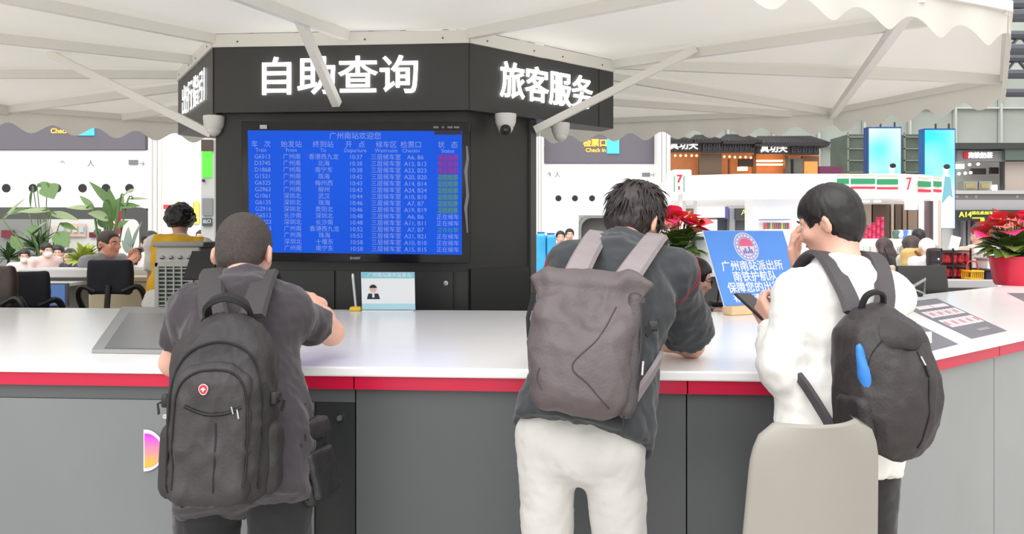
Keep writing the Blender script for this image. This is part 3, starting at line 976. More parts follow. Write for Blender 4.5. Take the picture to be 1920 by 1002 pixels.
def hair_obj(par, hc, fr, s, style, m, vox, seed=1):
    hr, hf, hu = fr
    R = np.stack([hr, hf, hu], 1)
    Lc = lambda x, y, z: hc + (hr * x + hf * y + hu * z) * s
    th = dict(buzz=.005, crop=.010, tousled=.012, bowl=.010, long=.016, curly=.03, bun=.012)[style]
    sd_ = SDF(vox)
    cr = A((.077 + th, .096 + th, .090 + th)) * s
    sd_.ell(Lc(0, -.012, .028), cr, R, .01)
    if style in ('bowl', 'tousled', 'crop', 'buzz'):
        sd_.ell(Lc(0, -.058, -.03), A((.060 + th * .3, .042 + th * .3, .050)) * s, R, .03)
    if style == 'curly':
        rnd = random.Random(seed)
        for k in range(60):
            a = rnd.uniform(0, 2 * math.pi); z = rnd.uniform(-.25, 1)
            q = math.sqrt(1 - z * z)
            sd_.ell(Lc(math.cos(a) * q * .098, -.012 + math.sin(a) * q * .112, .03 + z * .108), A((.024, .024, .024)) * s, None, .006)
    if style == 'long':
        for sx in (-1, 0, 1):
            sd_.chain([Lc(.05 * sx, -.05, .03), Lc(.075 * sx, -.062, -.10), Lc(.072 * sx, -.055, -.24), Lc(.055 * sx, -.06, -.33)], [.05 * s, .042 * s, .036 * s, .022 * s], .04)
    # cut away the face, the ears and below the nape
    fz = dict(buzz=.070, crop=.062, tousled=.05, bowl=.035, long=.05, curly=.05, bun=.062)[style]
    fy = dict(buzz=.058, crop=.06, tousled=.055, bowl=.052, long=.052, curly=.06, bun=.06)[style]
    sd_.box(Lc(0, fy + .10, fz - .15), A((.14, .10, .15)) * s, .02, R, .01, '-')
    if style not in ('long',):
        nz = dict(buzz=-.062, crop=-.066, tousled=-.075, bowl=-.082, curly=-.05, bun=-.06)[style]
        sd_.box(Lc(0, -.02, nz - .10), A((.16, .2, .10)) * s, .03, R, .022, '-')
        for sx in (-1, 1):
            sd_.ell(Lc(.088 * sx, .022, -.022), A((.026, .034, .045 if style != 'bowl' else .036)) * s, R, .01, '-')
            sd_.box(Lc(.10 * sx, .05, -.06), A((.05, .055, .05)) * s, .012, R, .01, '-')
    if style in ('bowl', 'crop', 'buzz', 'tousled'):
        sd_.ell(Lc(0, -.052, -.066), A((.044, .026, .034)) * s, R, .03)
    V, Fq = sd_.mesh()
    V = relax(V, Fq, 1)
    N = vnormals(V, Fq)
    loc = (V - hc) @ R / s
    amp = dict(buzz=.0012, crop=.004, tousled=.008, bowl=.0035, long=.004, curly=.008, bun=.003)[style]
    if style == 'curly':
        V = V + N * ((vnoise(loc * 75, seed) - .5) * .012)[:, None]
    else:
        # strand ridges running from the crown
        ang = np.arctan2(loc[:, 0], -(loc[:, 1] + .03))
        rad = np.linalg.norm(loc[:, :2], axis=1)
        fq = dict(buzz=60, crop=34, tousled=20, bowl=30, long=26, bun=30)[style]
        q = np.stack([ang * fq / 3.0, rad * 30 + loc[:, 2] * 16, loc[:, 2] * 10], 1)
        V = V + N * ((ridged(q, seed) - .4) * amp * s)[:, None]
    parts = [(V, Fq)]
    # loose locks on top
    if style in ('tousled', 'bowl', 'crop', 'long') and vox < .0085:
        rnd = random.Random(seed + 3)
        nl = dict(tousled=520, bowl=260, crop=160, long=160)[style]
        tv_, tf = [], []
        for _ in range(nl):
            a = rnd.uniform(0, 2 * math.pi); z = rnd.uniform(-.15 if style != 'tousled' else -.35, 1) ** 1
            q = math.sqrt(max(0, 1 - z * z))
            dn = A((math.cos(a) * q, math.sin(a) * q, z))
            if dn[1] > .5 and z < .35: continue
            root = A((0, -.012, .028)) + dn * (A((.077, .096, .090)) + th * .75)
            # flow away from the crown
            crown = A((0.01, -.055, .11))
            tg = root - crown; tg = tg - dn * (tg @ dn); tg = unit(tg)
            lift = dict(tousled=rnd.uniform(.15, 1.1), bowl=.06, crop=.25, long=.05)[style]
            ln = dict(tousled=rnd.uniform(.03, .065), bowl=rnd.uniform(.03, .06), crop=rnd.uniform(.012, .025), long=.06)[style]
            jit = A((rnd.uniform(-1, 1), rnd.uniform(-1, 1), rnd.uniform(-.5, 1))) * (.55 if style == 'tousled' else .12)
            dr = unit(tg + dn * lift + jit)
            p = root; base = len(tv_)
            sd1 = unit(np.cross(dr, dn) + 1e-4)
            wd = dict(tousled=.0062, bowl=.006, crop=.004, long=.006)[style]
            for k in range(5):
                t = k / 4
                wk = wd * (1 - t * .92)
                for cc in ((1, 0), (0, .6), (-1, 0), (0, -.6)):
                    x = p + sd1 * cc[0] * wk + dn * cc[1] * wk
                    tv_.append(hc + (hr * x[0] + hf * x[1] + hu * x[2]) * s)
                dr = unit(dr - dn * .22 + tg * .10 + A((0, 0, -.10)))
                p = p + dr * ln / 4
            for k in range(4):
                for c_ in range(4):
                    tf.append((base + k * 4 + c_, base + k * 4 + (c_ + 1) % 4, base + (k + 1) * 4 + (c_ + 1) % 4, base + (k + 1) * 4 + c_))
        parts.append((np.array(tv_), np.array(tf)))
    o_ = link('hair', np_mesh(parts, 'hair'), m, par, True, True)
    return o_

def human(label, hip, neck, head, yaw, vox=.012, s=1.0, hyaw=None, hpitch=0, hroll=0, skin=SKIN, group=None,
          LA=None, RA=None, LH=None, RH=None, shw=.185, shL=None, shR=None,
          top=None, sleeve='short', ease=.014, hem=.10, fold=.006, fit=1.0, bottom=None, shoe=None,
          hair='crop', hair_m=HAIR, feet=None, knees=None, sit=False, seed=1, collar=None, mask=None, glasses=False, face=True, sleeve_r=1.0, slen=.68, hs=1.0, bw=1.0, tk=1.0):
    """a person from joint positions; LA / RA = (wrist, pole); LH / RH = (direction, palm normal, curl)"""
    hip, neck, hc = A(hip), A(neck), A(head)
    yw = math.radians(yaw)
    F0 = A((math.cos(yw), math.sin(yw), 0)); R0 = A((math.sin(yw), -math.cos(yw), 0))
    U = unit(neck - hip)
    R0 = unit(R0 - U * (R0 @ U)); Fw = np.cross(U, R0)
    RM = np.stack([R0, Fw, U], 1)
    fr = head_frame(yaw if hyaw is None else hyaw, hpitch, hroll)
    root = thing('person', label, 'person', (hip[0], hip[1], 0), group=group)
    L = np.linalg.norm(neck - hip)
    def sp(t, f=0.0, r=0.0): return hip + U * L * t + Fw * f * s + R0 * r * s
    SL = A(shL) if shL is not None else sp(.93, -.005, -shw)
    SR = A(shR) if shR is not None else sp(.93, -.005, shw)
    ul, fl = .30 * s, .255 * s
    arms = {}
    for k, S, arg in (('L', SL, LA), ('R', SR, RA)):
        sx = -1 if k == 'L' else 1
        if arg is None:
            arg = (S + R0 * .05 * sx - A((0, 0, .53 * s)) + Fw * .06, -Fw)
        W = A(arg[0])
        E = A(arg[2]) if len(arg) > 2 else ik(S, W, ul, fl, arg[1])
        arms[k] = (S, E, W)
    if feet is None:
        feet = [A((hip[0], hip[1], 0)) - R0 * .10 + F0 * .02, A((hip[0], hip[1], 0)) + R0 * .10 + F0 * .02]
    hj = [sp(-.03, 0, -.09), sp(-.03, 0, .09)]
    legs = []
    for i in (0, 1):
        ft = A(feet[i]); an = ft + A((0, 0, .075 * s))
        kn = A(knees[i]) if knees is not None else ik(hj[i], an, max(.43 * s, np.linalg.norm(an - hj[i]) * .502), max(.41 * s, np.linalg.norm(an - hj[i]) * .502), F0)
        legs.append((hj[i], kn, an, ft))
    # ---- body: one surface
    b = SDF(vox)
    b.ell(sp(.0), A((.150, .105, .11)) * s * bw, RM, .05)
    b.ell(sp(.32), A((.130, .090, .13)) * s, RM, .06)
    b.ell(sp(.68, -.005), A((.150, .100, .15)) * s, RM, .06)
    b.cone(SL, SR, .058 * s, .058 * s, .06)
    b.cone(sp(.92, -.01), sp(1.04, .0), .075 * s, .055 * s, .05)
    hr, hf, hu = fr
    sh = s * hs
    Lc = lambda x, y, z: hc + (hr * x + hf * y + hu * z) * sh
    HR = np.stack([hr, hf, hu], 1)
    b.cone(neck - U * .03, Lc(0, -.028, -.055), .054 * s, .049 * sh, .02)
    for sx in (-1, 1):
        b.cone(neck - U * .005 + R0 * .02 * sx, (SL if sx < 0 else SR) * .5 + neck * .5, .036 * s, .045 * s, .03)
    for k in 'LR':
        S, E, W = arms[k]
        b.chain([S, E], [.050 * s, .041 * s], .03)
        b.chain([E, E * .6 + W * .4, W], [.040 * s, .039 * s, .025 * s], .02)
    for hj_, kn, an, ft in legs:
        b.chain([hj_, kn, an], [.078 * s * bw, .053 * s * bw, .036 * s * bw], .03)
        b.cone(an - A((0, 0, .03)) - F0 * .03, ft + F0 * .13 * s + A((0, 0, .03)), .034 * s, .026 * s, .02)
    # head
    b.ell(Lc(0, -.012, .028), A((.076, .095, .089)) * sh, HR, .02)
    b.ell(Lc(0, .022, -.042), A((.058, .066, .074)) * sh, HR, .03)
    b.ell(Lc(0, .062, -.088), A((.028, .024, .022)) * sh, HR, .03)
    b.cone(Lc(0, .084, .012), Lc(0, .104, -.03), .009 * sh, .0135 * sh, .015)
    for sx in (-1, 1):
        b.ell(Lc(.013 * sx, .093, -.034), A((.010, .012, .009)) * sh, HR, .01)
        b.cone(Lc(.012 * sx, .082, .026), Lc(.052 * sx, .066, .024), .010 * sh, .009 * sh, .015)
        b.ell(Lc(.042 * sx, .066, -.022), A((.022, .022, .02)) * sh, HR, .02)
        b.ell(Lc(.084 * sx, -.016, -.014), A((.010, .022, .034)) * sh, np.stack([unit(hr + hf * .45 * sx), unit(hf - hr * .45 * sx), hu], 1), .008)
        b.ell(Lc(.090 * sx, -.006, -.010), A((.008, .011, .017)) * sh, HR, .004, '-')
        b.ell(Lc(.032 * sx, .090, .006), A((.017, .012, .011)) * sh, HR, .012, '-')
    b.ell(Lc(0, .088, -.058), A((.024, .010, .011)) * sh, HR, .008)
    V, Fq = b.mesh()
    V = relax(V, Fq, 1)
    parts = [(V, Fq)]
    for k, HH in (('L', LH), ('R', RH)):
        S, E, W = arms[k]
        d = unit(W - E)
        if HH is None: HH = (d, -R0 if k == 'R' else R0, .35)
        hv, hf_ = hand_mesh(W, HH[0], HH[1], k == 'R', HH[2], s, vox=max(.0034, vox * .45) if vox < .02 else .006, spread=HH[3] if len(HH) > 3 else 0)
        parts.append((hv, hf_))
    link('body', np_mesh(parts, 'body'), skin, root, True, True)
    # ---- clothes
    if top is not None:
        t = SDF(vox)
        for k in 'LR':
            S, E, W = arms[k]
            d = unit(E - S); r0, r1 = (.050 + ease * .6) * s, (.043 + ease * .5) * s * sleeve_r
            if sleeve == 'short':
                cu = S + (E - S) * slen
                t.cone(S, cu + d * .05, r0, r1 * 1.06, .02)
                t.box(cu + d * .16, (.16, .16, .16), .004, np.array(rot_to(d)), .0, '-')
            elif sleeve == 'long':
                d2 = unit(W - E)
                t.chain([S, E], [r0, r1], .03)
                cu = W - d2 * .015
                t.chain([E, E * .55 + W * .45, cu + d2 * .03], [r1, .044 * s + ease * .8, .034 * s + ease * .5], .025)
                t.box(cu + d2 * .10, (.10, .10, .10), .004, np.array(rot_to(d2)), .0, '-')
            # sleeves must not be cut by the other arm's box: torso follows
        e = ease
        t.ell(sp(.68, -.005), (A((.152, .104, .155)) + e) * s, RM, .05 * tk)
        t.ell(sp(.30), (A((.140, .100, .15)) * fit + e) * s, RM, .06 * tk)
        t.ell(sp(.02), (A((.156, .112, .13)) * fit + e) * s, RM, .06)
        hp = hip - U * hem * s
        t.cone(sp(.1), hp - U * .08, (.140 * fit + e) * s, (.150 * fit + e) * s, .05, flat=(Fw, .74))
        t.cone(SL, SR, (.052 + e * .6) * s, (.052 + e * .6) * s, .05)
        t.cone(sp(.90, -.012), sp(1.0, -.005), (.085 + e) * s, (.056 + e) * s, .05)
        for S in (SL, SR):
            t.cone(neck - U * .025, S, (.052 + e * .5) * s, (.050 + e * .6) * s, .03)
        t.box(hp - U * .20, (.5, .5, .20), .003, RM, .0, '-')
        if collar:
            nk = unit(Lc(0, -.028, -.05) - neck)
            t.cone(neck + nk * .0, neck + nk * collar, (.066 + e * .3) * s, (.064 + e * .2) * s, .01)
            t.box(neck + nk * (collar + .05), (.09, .09, .05), .002, np.array(rot_to(nk)), .0, '-')
        fl_ = None
        if fold:
            fl_ = [(fold, (13, 13, 6), seed), (fold * .6, (9, 9, 22), seed + 11), (fold * .35, (34, 34, 20), seed + 23)]
        sdf_obj('shirt', t, top, root, fold=fl_)
    if bottom is not None:
        t = SDF(vox)
        t.ell(sp(-.02), A((.162, .118, .12)) * s * bw, RM, .05)
        t.cone(sp(.0), sp(.12), .135 * s * bw, .132 * s * bw, .03, flat=(Fw, .75))
        for hj_, kn, an, ft in legs:
            d = unit(an - kn)
            t.chain([hj_, kn, an], [.094 * s * bw, .072 * s * bw, .060 * s * bw], .03)
            t.box(an + d * .105, (.10, .10, .10), .002, np.array(rot_to(d)), .0, '-')
        sdf_obj('trousers', t, bottom, root, fold=[(.006, (11, 11, 7), seed + 2), (.003, (26, 26, 30), seed + 4)])
    if shoe is not None:
        for hj_, kn, an, ft in legs:
            t = SDF(min(vox, .009))
            t.cone(ft - F0 * .06 * s + A((0, 0, .045)), ft + F0 * .15 * s + A((0, 0, .036)), .044 * s, .036 * s, .02)
            t.cone(an - A((0, 0, .03)), an + A((0, 0, .0)), .05 * s, .046 * s, .03)
            t.box(A((ft[0], ft[1], -.1)), (.3, .3, .1), .002, None, 0, '-')
            sdf_obj('shoe', t, shoe, root)
    if hair:
        hair_obj(root, hc, fr, sh, hair, hair_m, max(.006, vox * .7), seed)
    if face:
        for sx in (-1, 1):
            ey = MB().ball(Lc(.032 * sx, .072, .006), .0125 * sh, 12).build('eye', EYE_W, root, smooth=True)
            MB().ball(Lc(.032 * sx, .0806, .005), .0056 * sh, 10).build('iris', EYE_D, ey, smooth=True)
            MB().tube([Lc(.015 * sx, .094, .026), Lc(.034 * sx, .090, .031), Lc(.052 * sx, .078, .026)], [.0028 * sh, .0034 * sh, .0018 * sh], 6).build('eyebrow', hair_m, root, smooth=True)
        MB().tube([Lc(-.023, .088, -.058), Lc(0, .0985, -.057), Lc(.023, .088, -.058)], [.002 * sh, .0052 * sh, .002 * sh], 8).build('lips', LIPS, root, smooth=True)
    if mask:
        t = SDF(.006)
        t.ell(Lc(0, .052, -.045), A((.060, .062, .055)) * sh, HR, .01)
        t.box(Lc(0, -.06, -.04), (.2, .085, .2), .01, HR, .005, '-')
        sdf_obj('face_mask', t, mask, root)
    if glasses:
        gm_ = BLACK
        g = MB()
        for sx in (-1, 1):
            g.tube([Lc((.034 + .026 * math.cos(a)) * sx, .106 + .0, .004 + .019 * math.sin(a)) for a in np.linspace(0, 2 * math.pi, 14)[:-1]], .0018, 5, closed=True)
            g.tube([Lc(.06 * sx, .104, .008), Lc(.082 * sx, .05, .008), Lc(.086 * sx, -.01, .004), Lc(.084 * sx, -.03, -.014)], .002, 5)
        g.tube([Lc(-.008, .106, .006), Lc(.008, .106, .006)], .0018, 5)
        g.build('glasses', gm_, root, smooth=True)
    return dict(root=root, hip=hip, neck=neck, sp=sp, SL=SL, SR=SR, arms=arms, RM=RM, U=U, F=Fw, R=R0, Lc=Lc, head=fr, legs=legs)

def surf(o_):
    from mathutils.bvhtree import BVHTree
    me = o_.data
    return BVHTree.FromPolygons([v.co for v in me.vertices], [tuple(p.vertices) for p in me.polygons])

def find(root, name):
    return [c for c in root.children if c.name.split('.')[0] == name][0]

# ---- man in a dark short-sleeved shirt, leaning on the counter
shirt1 = cloth('shirt_dark_plum', (58, 52, 58))
trous1 = cloth('trousers_black', (30, 30, 33))
shoe1 = mat('shoe_dark', (28, 27, 27), .5)
p1 = human('greying short-haired man in a dark short-sleeved shirt leaning on the counter',
           hip=(-.715, 2.13, .93), neck=(-.805, 2.40, 1.335), head=(-.835, 2.50, 1.436), yaw=97, hyaw=88, hpitch=14, vox=.008,
           shL=(-.93, 2.345, 1.268), shR=(-.668, 2.375, 1.258), skin=SKIN,
           LA=((-.86, 2.68, 1.118), (0, 0, -1), (-1.035, 2.45, 1.10)), LH=((.8, .6, .0), (0, 0, -1), .5),
           RA=((-.715, 2.84, 1.262), (0, 0, -1), (-.600, 2.655, 1.165)), RH=((-.75, .45, .25), (-.5, -.2, -.8), .7),
           top=shirt1, ease=.018, hem=.16, fold=.010, bottom=trous1, shoe=shoe1, hair='buzz', hair_m=HAIR_G, seed=3, sleeve_r=1.15, collar=.012, slen=.60,
           feet=[(-.84, 2.08, 0), (-.60, 2.06, 0)])
# ---- man in a charcoal T-shirt with red seams
shirt2 = cloth('tee_charcoal', (52, 56, 60))
trous2 = cloth('trousers_pale_grey', (198, 196, 192))
shoe2 = mat('shoe_white', (222, 222, 220), .5)
p2 = human('tousle-haired man in a charcoal T-shirt with red shoulder stitching and pale trousers',
           hip=(.185, 2.14, .95), neck=(.345, 2.465, 1.438), head=(.400, 2.585, 1.538), yaw=80, hyaw=50, hpitch=20, hroll=4, vox=.008, s=1.03,
           shL=(.18, 2.42, 1.385), shR=(.485, 2.43, 1.370), skin=SKIN,
           LA=((.28, 2.80, 1.115), (0, 0, -1), (.125, 2.60, 1.12)), LH=((.8, .6, 0), (0, 0, -1), .6),
           RA=((.44, 2.92, 1.135), (0, 0, -1), (.605, 2.70, 1.118)), RH=((-.6, .5, .5), (-.3, -.5, -.6), .8),
           top=shirt2, ease=.024, hem=.0, fold=.011, fit=1.0, bottom=trous2, shoe=shoe2, hair='tousled', hair_m=mat('hair_soft_black', (46, 39, 38), .45, var=.25, vscale=60), bw=.84, seed=8, hs=.94, sleeve_r=1.45, slen=.78, collar=.012, glasses=True,
           feet=[(.09, 2.08, 0), (.30, 2.05, 0)])
# red ladder stitching round the right sleeve seam and cuff line
st = find(p2['root'], 'shirt'); bv_ = surf(st)
red_th = mat('red_thread', (196, 40, 66), .6)
def stitch(center, axis, r, a0, a1, n, wid, name, par):
    ax = Vector(axis).normalized(); Mx = rot_to(ax)
    mb = MB(); rails = [[], []]
    for i in range(n + 1):
        a = a0 + (a1 - a0) * i / n
        dr = Mx @ Vector((math.cos(a), math.sin(a), 0))
        row = []
        for k, sg in enumerate((-1, 1)):
            c_ = Vector(center) + ax * wid * sg
            h_ = bv_.ray_cast(c_ + dr * r, -dr)
            if h_[0] is None: row = []; break
            q = h_[0] + dr * .0012
            row.append(q)
        if len(row) == 2:
            rails[0].append(row[0]); rails[1].append(row[1])
            mb.tube(row, .0009, 4)
    for rl in rails:
        if len(rl) > 2: mb.tube(rl, .0006, 4)
    return mb.build(name, red_th, par)
S, E, W = [Vector(v) for v in p2['arms']['R']]
stitch(S + (E - S) * .06, (E - S) + Vector((.16, 0, -.02)), .30, 0, 2 * math.pi, 64, .0055, 'red_stitching', st)
S, E, W = [Vector(v) for v in p2['arms']['L']]
stitch(S + (E - S) * .06, (E - S) + Vector((-.16, 0, 0)), .30, 0, 2 * math.pi, 64, .0055, 'red_stitching', st)
# ---- young man in white with a black backpack
shirt3 = cloth('jacket_white', (240, 238, 234), var=.02)
p3 = human('black-haired young man in a loose white long-sleeved shirt holding a phone',
           hip=(.905, 2.20, .95), neck=(.935, 2.275, 1.385), head=(.918, 2.315, 1.530), yaw=102, hyaw=138, hpitch=18, hroll=-3, vox=.008, s=1.0,
           shL=(.805, 2.235, 1.318), shR=(1.07, 2.30, 1.312), skin=SKIN,
           LA=((.792, 2.43, 1.205), (0, 0, -1), (.755, 2.20, 1.128)), LH=((-.25, .60, .70), (.80, .45, .25), .8),
           RA=((.872, 2.44, 1.365), (0, 0, -1), (1.03, 2.50, 1.17)), RH=((-.22, -.05, .95), (.85, -.35, .2), .45),
           top=shirt3, ease=.020, hem=.105, fold=.009, fit=.97, tk=.35, bw=.86, sleeve='long', sleeve_r=1.3, bottom=cloth('trousers_dark', (40, 38, 40)), shoe=shoe2,
           hair='bowl', seed=5, hs=.86, collar=.04, feet=[(.82, 2.16, 0), (1.02, 2.18, 0)])
# phone in his left hand
ph = thing('phone', 'dark phone held by the young man in white', 'phone', (.77, 2.46, 1.28))
Mp = rot_to((.30, -.42, .85), (.85, .50, -.05))
pc = Vector((.770, 2.515, 1.262))
MB().rbox(pc, (.074, .150, .009), .004, Mp, 2).build('phone_body', mat('phone_dark', (46, 42, 44), .3), ph, smooth=True)
MB().box(pc + (Mp @ Vector((0, 0, 1))) * .0048, (.066, .138, .0006), Mp).build('phone_screen', mat('phone_screen', (70, 66, 70), .15), ph)
# ------------------------------------------------------------------ backpacks
def nylon(key, rgb, rough=.62):
    return mat(key, rgb, rough, var=.07, vscale=14, bump=.35, bscale=120)
ZIP = mat('zip_metal', (186, 186, 186), .35, .6)
def pack_empty(name, label, loc, yaw, pitch=0, roll=0, scale=(1, 1, 1)):
    t = thing(name, label, 'backpack', loc, rot=None)
    t.rotation_mode = 'XYZ'
    Mx = Matrix.Rotation(math.radians(yaw - 90), 4, 'Z') @ Matrix.Rotation(math.radians(-pitch), 4, 'X') @ Matrix.Rotation(math.radians(roll), 4, 'Y')
    t.rotation_euler = Mx.to_euler()
    t.scale = scale
    return t
def snap(o_, pts, dy=-.5, out=.002, d=(0, 1, 0)):
    """drop (x, z) points onto the outward (-y) side of a pack part"""
    bv = surf(o_); r = []
    for x, z in pts:
        h_ = bv.ray_cast(Vector((x, dy, z)), Vector(d))
        if h_[0] is not None: r.append(h_[0] + Vector((0, -out, 0)))
    return r
def spline(pts, n=6):
    """Catmull-Rom through 2-D or 3-D points"""
    P = [np.array(p, float) for p in pts]; r = []
    for i in range(len(P) - 1):
        p0, p1, p2_, p3_ = P[max(i - 1, 0)], P[i], P[i + 1], P[min(i + 2, len(P) - 1)]
        for k in range(n):
            t = k / n
            r.append(.5 * (2 * p1 + (p2_ - p0) * t + (2 * p0 - 5 * p1 + 4 * p2_ - p3_) * t * t + (3 * p1 - p0 - 3 * p2_ + p3_) * t ** 3))
    r.append(P[-1])
    return [tuple(q) for q in r]
def strap_over(par, p, xoff, top_local, low_local, m, wd=.06, side='R', name='shoulder_strap', z_up=.02):
    """padded strap from the pack top over the shoulder and down the chest side back to the pack base"""
    Mw = wm(par)
    a = Mw @ Vector(top_local)
    S = Vector(p['SR'] if side == 'R' else p['SL']); nk = Vector(p['neck'])
    F_, U_, R_ = Vector(p['F']), Vector(p['U']), Vector(p['R'])
    sgn = 1 if side == 'R' else -1
    tp = S.lerp(nk, .42)
    pts = [a, a.lerp(tp, .5) - F_ * .052 + U_ * .012, tp - F_ * .055 + U_ * .062, tp + U_ * .092 + F_ * .008, tp + F_ * .085 + U_ * .055,
           tp + F_ * .135 - U_ * .08 + R_ * .02 * sgn, tp + F_ * .125 - U_ * .2 + R_ * .05 * sgn,
           S.lerp(Mw @ Vector(low_local), .62) + F_ * .05 + R_ * .03 * sgn, Mw @ Vector(low_local)]
    nr = [-F_, -F_ * .9 + U_ * .3, -F_ * .7 + U_ * .7, U_, F_ * .7 + U_ * .7, F_, F_ + R_ * sgn * .3, R_ * sgn, R_ * sgn - F_ * .3]
    path = spline(pts, 5); nn = spline(nr, 5)
    n = len(path)
    w_ = [wd * (1 if i < n * .62 else .45) for i in range(n)]
    return MB().ribbon(path, w_, .011, [Vector(q) for q in nn]).build(name, m, par, smooth=True)

# ---- pack 1: black travel pack with front pocket
blk1 = nylon('pack_black_cordura', (46, 43, 45))
blk1b = nylon('pack_black_pocket', (54, 50, 52))
web = mat('webbing_black', (26, 25, 26), .7, bump=.3, bscale=300)
k1 = pack_empty('backpack', 'bulky black travel backpack with a small red cross emblem', (-.715, 1.99, 1.065), 97, pitch=10, scale=(.80, .9, .95))
s1 = SDF(.007)
s1.box((0, 0, -.03), (.145, .085, .20), .055)
s1.ell((0, -.005, .13), (.135, .085, .115), None, .05)
s1.box((0, -.05, -.06), (.135, .065, .165), .05, None, .03)
body1 = sdf_obj('main_compartment', s1, blk1, k1, False, fold=[(.012, (9, 9, 12), 4), (.006, (24, 24, 16), 9)])
s2 = SDF(.006)
s2.box((-.005, -.105, -.075), (.108, .035, .155), .03)
s2.ell((-.005, -.105, .055), (.098, .036, .06), None, .03)
pock = sdf_obj('front_pocket', s2, blk1b, k1, False, fold=[(.010, (10, 10, 14), 14), (.005, (26, 26, 12), 19)])
for sx in (-1, 1):
    s3 = SDF(.007)
    s3.box((.140 * sx, .0, -.13), (.035, .06, .09), .03)
    sp3 = sdf_obj('side_pouch', s3, blk1, k1, False, fold=(.009, (12, 12, 10), 30 + sx))
# arch zips
arch = [(-.128, -.20), (-.136, -.05), (-.128, .06), (-.09, .135), (-.0, .165), (.09, .135), (.128, .06), (.136, -.05), (.128, -.20)]
z1 = MB().tube(snap(body1, spline(arch, 6)), .0042, 6).build('zipper', web, body1, False, smooth=True)
arch2 = [(-.105, -.19), (-.110, -.05), (-.100, .045), (-.06, .085), (0, .094), (.055, .085), (.090, .045), (.100, -.05), (.095, -.19)]
MB().tube(snap(pock, spline(arch2, 6)), .0036, 6).build('zipper', web, pock, False, smooth=True)
MB().tube(snap(pock, spline([(-.075, .008), (-.02, -.012), (.04, -.012), (.082, .002)], 6), out=.001), .0046, 6).build('pocket_zip', mat('zip_dark', (18, 18, 19), .5), pock, False, smooth=True)
MB().tube(snap(pock, spline([(.012, -.035), (.014, -.10), (.012, -.20)], 5), out=.0), .0026, 6).build('seam', web, pock, False, smooth=True)
for (x, z, ln) in ((-.112, -.055, .03), (-.104, -.105, .035), (.056, .004, .018), (.072, -.004, .022)):
    o_ = pock if x > -.1 else body1
    q = snap(o_, [(x, z), (x + .006, z - ln)], out=.004)
    if len(q) == 2: MB().tube(q, .0026, 6).build('zip_pull', ZIP, o_, False, smooth=True)
# emblem: rounded red shield, white border, white cross
e0 = snap(pock, [(-.022, .048)], out=.002)[0]
def shield(r):
    return [(r * math.cos(a) * (1.0 if math.sin(a) > -.3 else .92), r * math.sin(a) * (.95 if math.sin(a) > 0 else 1.1)) for a in np.linspace(0, 2 * math.pi, 20)[:-1]]
em = MB().extr(shield(.0135), e0, (1, 0, 0), (0, -.2, .98), (0, -.003, 0)).build('emblem', mat('emblem_white', (226, 214, 216), .4), pock, False)
MB().extr(shield(.0112), e0 + Vector((0, -.0032, 0)), (1, 0, 0), (0, -.2, .98), (0, -.0012, 0)).build('emblem_field', mat('emblem_red', (206, 44, 62), .4), em, False)
cx = MB()
cx.box(e0 + Vector((0, -.0048, -.0004)), (.0125, .001, .0036)); cx.box(e0 + Vector((0, -.0049, -.0004)), (.0036, .001, .0125))
cx.build('emblem_cross', MATS['emblem_white'], em, False)
# grab handle, compression straps and buckles
MB().ribbon(spline([(-.062, .03, .225), (-.055, -.02, .262), (0, -.035, .280), (.055, -.02, .262), (.062, .03, .225)], 6), .034, .012, [Vector(v) for v in spline([(-.6, -.4, .5), (-.4, -.5, .8), (0, -.5, 1), (.4, -.5, .8), (.6, -.4, .5)], 6)]).build('grab_handle', web, k1, False, smooth=True)
for sx in (-1, 1):
    MB().ribbon([(.110 * sx, -.10, .03), (.142 * sx, -.07, .022), (.165 * sx, -.01, .018), (.155 * sx, .07, .02)], .026, .005, [Vector((.4 * sx, -1, 0)), Vector((.8 * sx, -.7, 0)), Vector((sx, -.2, 0)), Vector((sx, .2, 0))]).build('compression_strap', web, k1, False)
    MB().rbox((.158 * sx, -.045, .02), (.022, .045, .034), .006).build('buckle', BLACK, k1, False, smooth=True)
    MB().ribbon([(.16 * sx, -.03, .02), (.185 * sx, -.04, .012), (.178 * sx, -.045, -.012)], .022, .003, Vector((sx, -.6, 0))).build('strap_tail', web, k1, False)
stp = nylon('strap_grey_black', (62, 58, 61))
strap_over(k1, p1, 0, (.058, .06, .235), (.13, .07, -.18), stp, .072, 'R')
strap_over(k1, p1, 0, (-.058, .06, .235), (-.13, .07, -.18), stp, .072, 'L')

# ---- leather shoulder bag at his side
lb = thing('shoulder_bag', 'black leather shoulder bag hanging at the hip of the man in dark shirt', 'bag', (-.556, 2.17, .872))
lm = mat('leather_black', (38, 38, 40), .38, var=.1, vscale=30, bump=.4, bscale=160)
lb.scale = (.85, .85, .85)
lb.rotation_euler = (0, math.radians(-14), math.radians(-20))
sb = SDF(.006); sb.box((0, 0, 0), (.050, .085, .125), .03)
sdf_obj('bag_body', sb, lm, lb, False, fold=(.007, (14, 14, 10), 6))
sb = SDF(.006); sb.box((.052, 0, -.035), (.016, .068, .075), .014)
fp = sdf_obj('outer_pocket', sb, lm, lb, False, fold=(.005, (16, 16, 12), 8))
sb = SDF(.006); sb.box((.018, -.005, .10), (.052, .088, .034), .02)
sdf_obj('flap', sb, lm, lb, False, fold=(.005, (12, 12, 10), 12))
MB().tube(spline([(0, -.08, .11), (.03, -.05, .17), (.035, 0, .185), (.02, .05, .17), (0, .08, .11)], 5), .006, 6).build('carry_loop', lm, lb, False, smooth=True)
MB().tube([(.036, -.086, .13), (.040, -.087, -.10)], .003, 6).build('piping', web, lb, False, smooth=True)

